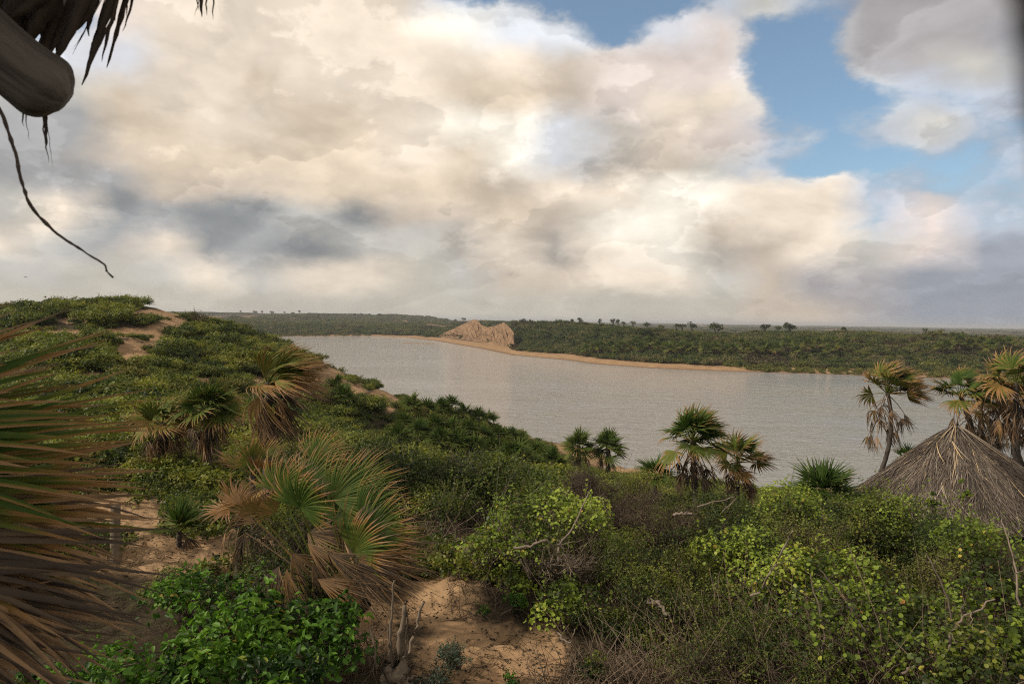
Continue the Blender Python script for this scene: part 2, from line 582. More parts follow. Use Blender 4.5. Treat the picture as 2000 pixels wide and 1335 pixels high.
M['stem'] = wood_mat('stem_bark', (.04, .03, .022), (.15, .115, .085), 12)
M['twig'] = wood_mat('dry_twig', (.035, .024, .016), (.13, .09, .062), 14)
M['brush'] = wood_mat('brush_stem', (.06, .042, .028), (.26, .19, .13), 10)
M['greytwig'] = wood_mat('grey_twig', (.09, .07, .052), (.28, .22, .17), 14)
M['trunk'] = wood_mat('palm_trunk', (.026, .021, .017), (.085, .068, .053), 5, (1, 1, 5))
M['log'] = wood_mat('weathered_log', (.028, .024, .021), (.17, .15, .13), 14, (.16, 1, 1), 1.0)
M['post'] = wood_mat('weathered_post', (.07, .054, .038), (.25, .195, .14), 9, (1, 1, .1), .8)
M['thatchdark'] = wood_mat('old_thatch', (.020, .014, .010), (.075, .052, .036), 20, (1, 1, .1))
M['rope'] = wood_mat('dark_root', (.03, .022, .018), (.10, .075, .06), 40, (1, 1, 1))


def thatch_mat():
    m, t, bs = mat_base('roof_thatch')
    f = attr(t, 'tint')
    rp = t.ramp(f, [(0, (.028, .020, .015)), (.35, (.095, .072, .054)), (.62, (.19, .155, .125)), (.85, (.33, .28, .23)), (1, (.5, .36, .19))])
    t.l.new(rp.outputs[0], bs.inputs['Base Color'])
    bs.inputs['Roughness'].default_value = .75
    return m


M['thatch'] = thatch_mat()


def sand_mat():
    m, t, bs = mat_base('sand')
    g = t.new('ShaderNodeNewGeometry')
    pos = g.outputs['Position']
    n1 = t.noise(pos, .35, 5, .55)
    n2 = t.noise(pos, 3.0, 6, .65)
    n3 = t.noise(pos, 40, 3, .6)
    c = t.ramp(n1.outputs['Fac'], [(.3, (.25, .155, .085)), (.7, (.37, .245, .14))])
    litter = t.ramp(n3.outputs['Fac'], [(.25, (.015, .011, .007)), (.55, (.05, .036, .022)), (.8, (.13, .095, .055))])
    green = t.ramp(n2.outputs['Fac'], [(.3, (.018, .022, .008)), (.55, (.035, .042, .012)), (.75, (.09, .08, .03))])
    vg = attr(t, 'veg')
    f = t.m('ADD', vg, t.m('MULTIPLY', t.m('SUBTRACT', n2.outputs['Fac'], .5), 1.3))
    f1 = t.sstep(f, .25, .75)
    c1 = t.mix(f1, c.outputs[0], litter.outputs[0])
    fg = t.sstep(t.m('ADD', vg, t.m('MULTIPLY', t.m('SUBTRACT', n2.outputs['Fac'], .5), .6)), .9, 1.1)
    c2 = t.mix(fg, c1, green.outputs[0])
    # damp strip along the water
    sp = t.new('ShaderNodeSeparateXYZ')
    t.l.new(pos, sp.inputs[0])
    wet = t.sstep(sp.outputs[2], .02, .28, 1, 0)
    c3 = t.mix(t.m('MULTIPLY', wet, .75), c2, (.13, .085, .055))
    # scattered debris
    sp2 = t.sstep(n3.outputs['Fac'], .66, .72)
    c4 = t.mix(t.m('MULTIPLY', sp2, .55), c3, (.09, .06, .035))
    t.l.new(c4, bs.inputs['Base Color'])
    bs.inputs['Roughness'].default_value = .95
    bs.inputs['Specular IOR Level'].default_value = .15
    b = t.new('ShaderNodeBump')
    b.inputs['Strength'].default_value = .7
    b.inputs['Distance'].default_value = .06
    nb = t.noise(pos, 7, 6, .62)
    vo = t.new('ShaderNodeTexVoronoi', feature='SMOOTH_F1')
    t.l.new(pos, vo.inputs['Vector'])
    vo.inputs['Scale'].default_value = 3.6
    foot = t.m('MULTIPLY', t.sstep(vo.outputs['Distance'], .05, .5), 1.3)
    t.l.new(t.m('ADD', foot, t.m('ADD', nb.outputs['Fac'], t.m('MULTIPLY', n3.outputs['Fac'], .35))), b.inputs['Height'])
    t.l.new(b.outputs[0], bs.inputs['Normal'])
    return m


M['sand'] = sand_mat()


def cliff_mat():
    m, t, bs = mat_base('cliff_sand')
    tc = t.new('ShaderNodeTexCoord')
    n = t.noise(tc.outputs['Object'], .35, 6, .62)
    c = t.ramp(n.outputs['Fac'], [(.32, (.075, .045, .025)), (.46, (.19, .115, .062)), (.68, (.29, .185, .105))])
    t.l.new(c.outputs[0], bs.inputs['Base Color'])
    bs.inputs['Roughness'].default_value = .95
    return m


M['cliff'] = cliff_mat()


def water_mat():
    m, t, bs = mat_base('estuary_water')
    g = t.new('ShaderNodeNewGeometry')
    pos = g.outputs['Position']
    v = t.v('MULTIPLY', pos, (.8, 1.5, 1.0))
    n1 = t.noise(v, .8, 5, .62, .5)
    n2 = t.noise(v, .17, 3, .55, .3)
    n3 = t.noise(t.v('MULTIPLY', pos, (.012, .03, 1)), 1.0, 4, .55)
    h = t.m('ADD', t.m('MULTIPLY', n1.outputs['Fac'], .55), t.m('MULTIPLY', n2.outputs['Fac'], .8))
    b = t.new('ShaderNodeBump')
    b.inputs['Distance'].default_value = 1.0
    t.l.new(t.lin(n3.outputs['Fac'], .35, .65, .25, .95), b.inputs['Strength'])
    t.l.new(h, b.inputs['Height'])
    t.l.new(b.outputs[0], bs.inputs['Normal'])
    c = t.ramp(n3.outputs['Fac'], [(.3, (.24, .24, .235)), (.7, (.33, .33, .32))])
    t.l.new(c.outputs[0], bs.inputs['Base Color'])
    bs.inputs['Roughness'].default_value = .06
    bs.inputs['IOR'].default_value = 1.333
    return m


M['water'] = water_mat()

# ------------------------------------------------------------------ the lie of the land
NEAR_SH = np.array([(-3000, 595), (-232, 595), (-190, 480), (-120, 350), (-70, 240), (-35, 160), (-12, 120), (6, 101), (15, 92),
                    (29, 78), (40, 74), (60, 70), (100, 66), (200, 60), (3000, 55)], float)
FAR_SH = np.array([(-3000, 595), (-232, 595), (-205, 612), (-142, 672), (-100, 640), (-62, 553), (-45, 500), (-19, 421), (0, 348), (23.6, 314),
                   (36, 285), (55.6, 265), (80, 255), (120, 247), (171, 230), (260, 200), (400, 150), (3000, 120)], float)


def shore(X, S):
    y = np.interp(X, S[:, 0], S[:, 1])
    sl = (np.interp(X + 4, S[:, 0], S[:, 1]) - np.interp(X - 4, S[:, 0], S[:, 1])) / 8
    return y, np.sqrt(1 + sl * sl)


CP = [(190, 598, 88), (0, 618, 84), (-300, 612, 84), (340, 614, 88), (400, 630, 86), (450, 660, 84), (540, 690, 76), (620, 728, 66),
      (700, 758, 62), (790, 806, 62), (950, 866, 66), (1050, 905, 74),
      (250, 640, 66), (100, 650, 60), (250, 695, 52), (100, 720, 46), (0, 700, 55), (-200, 700, 50), (250, 765, 40), (450, 765, 52), (550, 820, 46),
      (650, 850, 44), (750, 860, 50), (400, 860, 28), (250, 900, 23), (100, 860, 26), (500, 905, 26),
      (850, 1035, 18.5), (650, 1010, 18), (880, 1055, 16.5), (350, 1080, 14), (250, 1010, 16), (450, 1000, 17), (850, 1175, 12.2), (950, 1300, 9.8),
      (700, 1300, 9.6), (400, 1300, 9.4), (1100, 1300, 9.8), (1100, 1160, 12.6), (1200, 1060, 16)]
W = [P(*c) for c in CP]
REL = [(-6, 2, -4.6), (6, 2, -4.6), (0, 0, -4.2), (-14, 8, -4.2), (14, 8, -5.2), (0, 6, -4.9), (5, 9, -5.0), (-6, 9, -4.7), (10, 14, -5.6), (5, 15, -5.6),
       (16, 14, -6.0), (16, 26, -7.6), (9, 26, -7.2), (24, 28, -8.4), (6, 22, -6.2), (0, 30, -7.6), (12, 40, -10.2), (0, 45, -10),
       (26, 45, -12.5), (6, 66, -14.6), (18, 60, -14.6), (34, 40, -11.5), (60, 40, -13), (40, 18, -8), (-30, 110, -7), (-60, 130, -6), (-100, 130, -4),
       (-140, 90, -1.5), (-60, 30, -3.5), (-30, 12, -3.5), (-18, 100, -10), (-4, 86, -13.5)]
W += [np.array([a, b, EYE + c]) for a, b, c in REL]
W = np.array(W)


def warp(X, Y):
    Yc = np.maximum(Y, -8) + 14
    return np.stack([X / Yc * 1.6, np.log(Yc) * 1.3], -1)


def tps(r2):
    return 0.5 * r2 * np.log(r2 + 1e-9)


_q = warp(W[:, 0], W[:, 1])
_n = len(_q)
_A = tps(((_q[:, None] - _q[None]) ** 2).sum(-1)) + np.eye(_n) * 0.002
_Pm = np.concatenate([np.ones((_n, 1)), _q], 1)
_S = np.block([[_A, _Pm], [_Pm.T, np.zeros((3, 3))]])
_w = np.linalg.solve(_S, np.concatenate([W[:, 2] - EYE, np.zeros(3)]))


def ground_z(X, Y):
    X, Y = np.asarray(X, float), np.asarray(Y, float)
    shp = X.shape
    X, Y = X.ravel(), Y.ravel()
    q = warp(X, Y)
    z = np.zeros(len(X))
    for i0 in range(0, len(X), 20000):
        s = slice(i0, i0 + 20000)
        z[s] = tps(((q[s, None] - _q[None]) ** 2).sum(-1)) @ _w[:_n] + _w[_n] + q[s] @ _w[_n + 1:]
    z = np.clip(z, -19, 2.5)
    far_left = smooth(Y, 110, 170)
    z = z * (1 - far_left) + (-9 + 4 * fbm(X / 60, Y / 60, 5)) * far_left
    rough_n = fbm(X / 9, Y / 9, 11) * 1.1 * smooth(Y, 22, 50) + fbm(X / 2.2, Y / 2.2, 12) * .30 * smooth(Y, 14, 30)
    fine = fbm(X / .9, Y / .9, 13) * .20 + (fbm(X / .33, Y / .33, 14, 2) * .10) * smooth(-Y, -20, -15)
    near = EYE + z + rough_n + fine
    yn, kn = shore(X, NEAR_SH)
    dn = (yn - Y) / kn
    bp = np.where(dn < 9, .09 * dn, .81 + .75 * (dn - 9))
    near = np.where(dn > 0, np.minimum(near, bp), .12 * dn)
    yf, kf = shore(X, FAR_SH)
    df = (Y - yf) / kf
    ratio = X / np.maximum(Y, 1)
    left = 1 - smooth(ratio, -.125, -.05)
    T = np.interp(X, [-60, 0, 50, 90, 150, 200, 260, 400], [11.5, 12.0, 12.6, 10.4, 9.6, 10.4, 9.8, 8.5])
    cl = smooth(ratio, -.125, -.105) * (1 - smooth(ratio, -.005, .015))
    st = 16 + 40 * cl
    right_h = 1.3 * smooth(df, 0, 16) + (T - 1.3) * smooth(df, st, st + 75)
    right_h = right_h + (fbm(X / 38, Y / 38, 21) * 4.2 + fbm(X / 13, Y / 13, 22) * 1.6) * smooth(df, st + 5, st + 60)
    right_h = right_h * (1 - smooth(df, 200, 420)) + (2.8 + fbm(X / 300, Y / 300, 23) * 1.6) * smooth(df, 200, 420)
    left_h = 1.0 * smooth(df, 0, 20) + 6 * smooth(df, 5, 120) + 11 * smooth(df, 150, 950) + (fbm(X / 90, Y / 130, 24) * 7) * smooth(df, 30, 300)
    left_h = left_h + 4 * smooth(df, 700, 1100)
    left_h = left_h * (1 - .85 * smooth(df, 1500, 3000))
    fz = left * left_h + (1 - left) * right_h
    fz = np.where(df > 0, fz, .12 * df)
    fz = np.where(Y > 9000, fz - (Y - 9000) * .002, fz)
    out = np.where(df > 0, np.maximum(fz, .02), np.where(dn > 0, near, np.maximum(near, fz)))
    out = np.where((df > 0) & (Y > 9000), fz, out)
    # land closes round the bay on the far left
    close = 1 - smooth(X, -300, -232)
    out = out * (1 - close) + np.maximum(out, EYE - 13) * close
    return out.reshape(shp)


def gz(x, y):
    return float(ground_z(np.array([x]), np.array([y]))[0])


SANDY = [  # bare sand seen in the photograph: px, py, rx, ry
    (305, 614, 46, 9), (240, 650, 50, 9), (345, 634, 24, 11), (420, 770, 22, 9), (505, 745, 16, 9), (150, 625, 26, 6), (560, 790, 18, 8), (305, 655, 20, 22), (255, 690, 30, 24), (385, 745, 22, 8), (640, 745, 34, 26), (690, 762, 22, 14), (745, 772, 22, 12),
    (765, 790, 14, 14), (330, 1085, 130, 36), (230, 1010, 90, 45), (880, 1050, 70, 32), (865, 1180, 70, 52), (925, 1285, 95, 70), (1060, 1280, 45, 50),
    (470, 1075, 80, 30), (130, 655, 60, 9), (60, 655, 50, 8), (700, 1060, 60, 20), (730, 1230, 40, 50), (180, 735, 30, 8)]


def sandy(p):
    px, py = proj(p)
    s = np.zeros(len(px))
    for cx, cy, rx, ry in SANDY:
        s = np.maximum(s, 1.6 - np.sqrt(((px - cx) / rx) ** 2 + ((py - cy) / ry) ** 2))
    return np.where(p[:, 1] < 110, np.clip(s, 0, 1), 0)


def axis_samples(segs):
    out = [segs[0][0]]
    for a, b, s0, s1 in segs:
        x = a
        while x < b - 1e-6:
            f = (x - a) / (b - a)
            x += s0 * (s1 / s0) ** f
            out.append(min(x, b))
    return np.unique(np.round(out, 4))


def build_ground():
    xr = axis_samples([(0, 8, .09, .10), (8, 30, .12, .6), (30, 160, .8, 3), (160, 600, 3, 12), (600, 9000, 14, 700)])
    xs = np.unique(np.concatenate([-xr, xr]))
    ys = axis_samples([(-6, 6, .6, .15), (6, 18, .10, .10), (18, 40, .14, .5), (40, 130, .6, 1.6), (130, 250, 3, 3), (250, 600, 2, 3),
                       (600, 1500, 6, 25), (1500, 14000, 30, 600)])
    X, Y = np.meshgrid(xs, ys)
    Z = ground_z(X, Y)
    V = np.stack([X, Y, Z], -1).reshape(-1, 3)
    ny, nx = X.shape
    idx = np.arange(nx * ny).reshape(ny, nx)
    F = np.stack([idx[:-1, :-1], idx[:-1, 1:], idx[1:, 1:], idx[1:, :-1]], -1).reshape(-1, 4)
    keep = (V[F, 2].max(1) > -2.5)
    F = F[keep]
    s = sandy(V)
    yf, kf = shore(V[:, 0], FAR_SH)
    yn, kn = shore(V[:, 0], NEAR_SH)
    df = (V[:, 1] - yf) / kf
    dn = (yn - V[:, 1]) / kn
    veg = np.where(df > 0, smooth(df, 15, 24) * 1.25, smooth(dn, 8, 13) * .95)
    veg = np.where(V[:, 1] < 110, veg * (1 - s), veg)
    veg = np.where((df > 0) & (V[:, 1] > 900), np.clip(.8 + 1.6 * fbm(V[:, 0] / 120, V[:, 1] / 400, 31), 0, 1.3), veg)
    me = build_mesh('ground', V, [F], {'veg': ('POINT', veg)}, True)
    o = link('ground', me, M['sand'])
    tag(o, kind='structure')


build_ground()

wm = build_mesh('water', np.array([(-12000, 30, 0), (12000, 30, 0), (45000, 50000, 0), (-45000, 50000, 0)], float), [[(0, 1, 2, 3)]])
tag(link('water', wm, M['water']), kind='structure')


def build_cliff():
    px = np.linspace(852, 1008, 260)
    bpy_ = np.interp(px, [852, 895, 940, 985, 1008], [658.5, 662, 669, 677.5, 684])
    tpy = np.interp(px, [852, 862, 895, 925, 933, 940, 952, 968, 984, 990, 997, 1003, 1008], [658, 653, 638, 625, 626, 636, 640, 637, 631, 636, 642, 650, 678])
    nb = 60
    G = np.zeros((nb, len(px), 3))
    for i, x in enumerate(px):
        d = P(x, bpy_[i], 1.0)
        Yb = (EYE - 1.0) / (EYE - d[2])
        A = P(x, bpy_[i], Yb)
        B = P(x, tpy[i], Yb + 17)
        s = np.linspace(-.12, 1.04, nb)[:, None]
        G[:, i] = A * (1 - s) + B * s
        h = np.sin(np.clip(s[:, 0], 0, 1) * np.pi)
        G[:, i, 2] -= 1.2 * h
    jj, ii = np.mgrid[0:nb, 0:len(px)]
    a = ii / len(px) * 60
    b = jj / nb
    gully = fbm(a * .5 + b * 6, b * 3.0, 41) * 3.2 + fbm(a * 1.3 + b * 12, b * 5, 42) * 1.5 + fbm(a * 3, b * 14, 43) * .5
    G[..., 1] += gully * np.sin(np.clip(b, 0, 1) * np.pi) ** .5 * 2.4
    G[..., 2] += (fbm(a * .9 + b * 6, b * 2, 44) * 1.6) * smooth(b, .12, .3) * (1 - smooth(b, .8, .97))
    ny, nx = nb, len(px)
    idx = np.arange(nx * ny).reshape(ny, nx)
    F = np.stack([idx[:-1, :-1], idx[:-1, 1:], idx[1:, 1:], idx[1:, :-1]], -1).reshape(-1, 4)
    me = build_mesh('sand_cliff', G.reshape(-1, 3), [F])
    tag(link('sand_cliff', me, M['cliff']), kind='structure')


build_cliff()

# low sandbar just breaking the water off the far beach
def build_sandbar():
    rs = np.random.RandomState(3)
    c = P(818, 670.5, 1.0)
    Yb = EYE / (EYE - c[2])
    c = P(818, 670.5, Yb)
    th = np.linspace(0, 2 * np.pi, 40, endpoint=False)
    ring = lambda k, z: np.stack([c[0] + np.cos(th) * 13 * k, c[1] + np.sin(th) * 9 * k + 3 * np.sin(th * 3) * k, np.full(40, z)], 1)
    V = np.concatenate([ring(1, -.1), ring(.8, .12), ring(.3, .2)])
    F = []
    for r in range(2):
        for i in range(40):
            j = (i + 1) % 40
            F.append((r * 40 + i, r * 40 + j, r * 40 + 40 + j, r * 40 + 40 + i))
    me = build_mesh('sandbar', V, [F, [list(range(80, 120))]])
    tag(link('sandbar', me, M['sand']), kind='structure')


build_sandbar()

# ------------------------------------------------------------------ scatter by geometry nodes (for what nobody could count)
def template_collection(name, meshes):
    c = bpy.data.collections.new(name)
    for i, me in enumerate(meshes):
        o = bpy.data.objects.new('%s_%02d' % (name, i), me)
        c.objects.link(o)
    return c


def scatter(name, label, pts, rotz, scl, idx, coll, cat=None):
    me = bpy.data.meshes.new(name)
    me.vertices.add(len(pts))
    me.vertices.foreach_set('co', np.ascontiguousarray(pts, np.float32).ravel())
    for nm, typ, arr in (('rz', 'FLOAT', rotz), ('idx', 'INT', idx)):
        a = me.attributes.new(nm, typ, 'POINT')
        a.data.foreach_set('value', np.ascontiguousarray(arr, np.float32 if typ == 'FLOAT' else np.int32))
    a = me.attributes.new('scl', 'FLOAT_VECTOR', 'POINT')
    a.data.foreach_set('vector', np.ascontiguousarray(scl, np.float32).ravel())
    o = link(name, me)
    tree = bpy.data.node_groups.new(name, 'GeometryNodeTree')
    tree.interface.new_socket('Geometry', in_out='INPUT', socket_type='NodeSocketGeometry')
    tree.interface.new_socket('Geometry', in_out='OUTPUT', socket_type='NodeSocketGeometry')
    N, L = tree.nodes, tree.links
    gi, go = N.new('NodeGroupInput'), N.new('NodeGroupOutput')
    ip = N.new('GeometryNodeInstanceOnPoints')
    ci = N.new('GeometryNodeCollectionInfo')
    ci.inputs['Collection'].default_value = coll
    ci.inputs['Separate Children'].default_value = True
    ci.inputs['Reset Children'].default_value = True
    L.new(gi.outputs[0], ip.inputs['Points'])
    L.new(ci.outputs[0], ip.inputs['Instance'])
    ip.inputs['Pick Instance'].default_value = True

    def na(nm, typ):
        n = N.new('GeometryNodeInputNamedAttribute')
        n.data_type = typ
        n.inputs['Name'].default_value = nm
        return [s for s in n.outputs if s.name == 'Attribute' and s.enabled][0]
    L.new(na('idx', 'INT'), ip.inputs['Instance Index'])
    cx = N.new('ShaderNodeCombineXYZ')
    L.new(na('rz', 'FLOAT'), cx.inputs[2])
    L.new(cx.outputs[0], ip.inputs['Rotation'])
    L.new(na('scl', 'FLOAT_VECTOR'), ip.inputs['Scale'])
    L.new(ip.outputs[0], go.inputs[0])
    md = o.modifiers.new('scatter', 'NODES')
    md.node_group = tree
    tag(o, label, cat, kind='stuff')
    return o


def leaf_mesh(name, seed, R, H, n, ls, mat, **kw):
    ld, _ = shrub_parts(seed, R, H, n, ls, ntwig=0, nstem=1, **kw)
    me = build_mesh(name, *ld)
    me.materials.append(mat)
    return me


# ------------------------------------------------------------------ far bank
def far_bank():
    rs = np.random.RandomState(77)
    T = [leaf_mesh('far_bush', 200 + i, 1, [.9, .75, 1.0, .8, .7, .9][i], 420, .21, [M['far'], M['far'], M['dark'], M['olive'], M['farbrown'], M['far']][i], nlobe=9, rough=1.0) for i in range(6)]
    coll = template_collection('far_bush_kinds', T)
    n = 62000
    ang = rs.uniform(-.62, 1.05, n)
    Y = 225 * (760 / 225) ** (rs.rand(n) ** .8)
    X = ang * Y
    yf, kf = shore(X, FAR_SH)
    df = (Y - yf) / kf
    p = np.stack([X, Y, ground_z(X, Y)], 1)
    px, py = proj(p)
    bx = np.linspace(852, 1008, 20)
    yb = (EYE - 1) * FPX / (np.interp(px, [852, 895, 940, 985, 1008], [658.5, 662, 669, 677.5, 684]) - 624 + (1000 - px) * .0157)
    incliff = (px > 838) & (px < 1003) & (Y < yb + np.where(px > 900, 16, 22))
    w0 = 15 + 3 * fbm(X / 15, Y / 15, 5)
    w0 = np.where(X > 82, 2 + 4 * smooth(-X, -95, -82) * 3, w0)
    w0 = np.where(X < -140, 3, w0)
    ok = (df > w0) & (~incliff) & (df < 330)
    hole = fbm(X / 9, Y / 9, 51) > .52
    ok &= ~hole
    X, Y, p, df = X[ok], Y[ok], p[ok], df[ok]
    s = rs.uniform(1.1, 2.5, len(X)) * (1 + .35 * fbm(X / 30, Y / 30, 52))
    s = np.where((df < 14), s * .6, s)
    s *= np.where(Y > 560, 1.5, 1)
    scl = np.stack([s * rs.uniform(.9, 1.3, len(s)), s * rs.uniform(.9, 1.3, len(s)), s * rs.uniform(.8, 1.25, len(s))], 1)
    p[:, 2] -= .2
    patch = fbm(p[:, 0] / 26, p[:, 1] / 26, 57, 3) + .45 * rs.rand(len(s))
    idx = np.select([df < 14, patch < -.15, patch < .15, patch < .42, patch > .62], [3, 2, rs.randint(0, 3, len(s)), rs.randint(0, 6, len(s)), 4], rs.choice([0, 1, 5, 3], len(s)))
    tall = 1 + .5 * (rs.rand(len(s)) < .04) * (df < 90)
    scl = scl * tall[:, None]
    scatter('bushland', 'dense olive green bush covering the far bank and its dunes', p, rs.rand(len(s)) * 6.28, scl, idx, coll)
    # the hills behind the bay and the plain
    n = 16000
    ang = rs.uniform(-.62, -.03, n)
    Y = 620 * (1750 / 620) ** rs.rand(n)
    X = ang * Y
    yf, kf = shore(X, FAR_SH)
    df = (Y - yf) / kf
    bare = (fbm(X / 110, Y / 160, 54) + .9 * smooth(-X / Y, .30, .42) * smooth(Y, 780, 1000) > .42)
    ok = (df > 300 * (Y < 760)) & (~bare)
    X, Y = X[ok], Y[ok]
    p = np.stack([X, Y, ground_z(X, Y) - .3], 1)
    s = rs.uniform(2.2, 5, len(X))
    scl = np.stack([s * 1.4, s * 1.4, s * .75], 1)
    scatter('distant_bushland', 'thin bush on the hazy hills at the head of the bay', p, rs.rand(len(s)) * 6.28, scl, rs.randint(0, 6, len(s)), coll)
    n = 9000
    ang = rs.uniform(-.05, .9, n)
    Y = 560 * (6500 / 560) ** rs.rand(n)
    X = ang * Y
    ok = fbm(X / 200, Y / 900, 56) < .12
    X, Y = X[ok], Y[ok]
    p = np.stack([X, Y, ground_z(X, Y) - .3], 1)
    s = rs.uniform(2, 4, len(X)) * (1 + Y / 2600)
    scl = np.stack([s * 2.2, s * 1.6, s * .7], 1)
    scatter('plain_scrub', 'low scrub on the flat plain behind the far bank', p, rs.rand(len(s)) * 6.28, scl, rs.randint(0, 6, len(s)), coll)


far_bank()


def skyline_trees():
    # umbrella crowned trees along the crest: px, top py, base py, crown width px, distance
    L = [(955, 618, 630, 9, 520), (975, 620, 630, 8, 520), (1008, 619, 629, 7, 500), (1022, 618, 629, 12, 500), (1037, 618, 629, 7, 500),
         (1085, 618, 628, 7, 470), (1095, 619, 628, 8, 470), (1115, 620, 629, 9, 450), (1132, 618, 629, 12, 450), (1172, 618, 628, 8, 440),
         (1197, 617, 633, 12, 420), (1209, 618, 633, 11, 425), (1218, 623, 635, 9, 420), (1236, 623, 637, 11, 415), (1262, 628, 638, 13, 420), (1290, 628, 639, 12, 420),
         (1322, 628, 641, 13, 410), (1333, 629, 641, 12, 412), (1350, 625, 640, 17, 405), (1399, 628, 643, 27, 400), (1493, 630, 646, 18, 395), (1519, 634, 646, 13, 400),
         (1545, 629, 648, 27, 390), (1645, 636, 648, 14, 420), (1808, 633, 648, 10, 430), (1838, 637, 648, 9, 430)]
    rs = np.random.RandomState(5)
    lab = {1197: 'dark round tree leading the pair on the far crest right of the sand cliff', 1209: 'round tree crowding the tallest tree pair on the far crest',
           1236: 'small forked tree right of the round tree pair on the far crest', 1350: 'round headed tree on its own on the far crest over the pale plain',
           1399: 'broad dome shaped tree on the far crest above the end of the beach', 1493: 'thin domed tree left of the widest umbrella tree on the far crest',
           1545: 'widest flat topped umbrella tree on the far crest', 1808: 'tiny tree on the knoll at the right of the far bank',
           1838: 'smallest low tree right of the knoll on the far bank', 1519: 'low bushy tree just left of the widest umbrella tree'}
    for i, (px, t, b, w, Y) in enumerate(L):
        B = P(px, b, Y)
        B[2] = min(B[2], gz(B[0], B[1]) + .5)
        H = P(px, t, Y)[2] - B[2]
        R = w / 2 / FPX * Y * 1.3
        e = empty('umbrella_tree', B, lab.get(px, 'small umbrella crowned tree on the far crest'), 'tree', 'trees along the crest of the far bank')
        ch = H * .55
        n = 260
        k = 7
        c = np.stack([rs.uniform(-.62, .62, k) * R, rs.uniform(-.5, .5, k) * R, H - ch * rs.uniform(.45, .8, k)], 1)
        c[:, 2] -= (c[:, 0] / R) ** 2 * ch * .4
        rad = rs.uniform(.32, .5, k) * R
        p, d, kk = lobe_points(rs, c, rad, n, .3, min(1, ch / R * .8))
        nr = norm(d + rs.normal(size=d.shape) * .5)
        V, F = leaves(p, nr, rs.uniform(.5, 1, n) * max(.55, R * .28), 'rhomb', rs)
        link('crown', build_mesh('crown', V, [F], {'tint': ('FACE', rs.rand(n) * .35)}), M['far'], e)
        paths, rr = [], []
        for q in range(4):
            tip = c[q % k] * np.array([.8, .8, 1])
            mid = np.array([tip[0] * .15, tip[1] * .15, H * .4])
            s = np.linspace(0, 1, 5)[:, None]
            paths.append((1 - s) ** 2 * np.array([[0, 0, -.5]]) + 2 * s * (1 - s) * mid + s ** 2 * tip)
            rr.append(np.linspace(.22, .1, 5) * max(R / 2.5, 1))
        V, F = tubes(paths, rr, 5)
        link('trunk', build_mesh('trunk', V, [F]), M['trunk'], e)
    # tiny trees on the hills at the head of the bay share two shapes
    xs = [470, 497, 512, 530, 556, 571, 585, 603, 622, 640, 661, 680, 693, 705, 722, 741, 750, 762, 790, 826, 851, 872, 890, 905]
    proto = []
    for q in range(2):
        n = 140
        c = np.stack([rs.uniform(-.6, .6, 4) * 3, rs.uniform(-.6, .6, 4) * 3, rs.uniform(4, 5.4, 4)], 1)
        p, d, kk = lobe_points(rs, c, np.full(4, 1.7), n, .3, .6)
        V, F = leaves(p, norm(d + rs.normal(size=d.shape) * .5), rs.uniform(.8, 1.5, n), 'rhomb', rs)
        cm = build_mesh('crown', V, [F], {'tint': ('FACE', rs.rand(n) * .5)})
        cm.materials.append(M['far'])
        V, F = tubes([[(0, 0, -2), (0, .1, 1), (.2, 0, 3), (.5, 0, 5)], [(0, 0, -2), (0, .1, 1), (-.3, 0, 3), (-1, 0, 5)]], np.array([[.35, .3, .22, .15]] * 2), 5)
        tm = build_mesh('trunk', V, [F])
        tm.materials.append(M['trunk'])
        proto.append((cm, tm))
    for i, px in enumerate(xs):
        Y = rs.uniform(1250, 1550)
        x = (px - 1000) / FPX * Y
        z = gz(x, Y)
        e = empty('distant_tree', (x, Y, z + 2), 'tiny dark tree on the hazy skyline at the head of the bay', 'tree', 'tiny trees on the hills at the head of the bay')
        cm, tm = proto[i % 2]
        link('crown', cm, None, e)
        link('trunk', tm, None, e)
        k = rs.uniform(.8, 1.5)
        e.scale = (k, k, k)


skyline_trees()

# ------------------------------------------------------------------ fan palms
WIND = np.array([1.0, .15, .10])


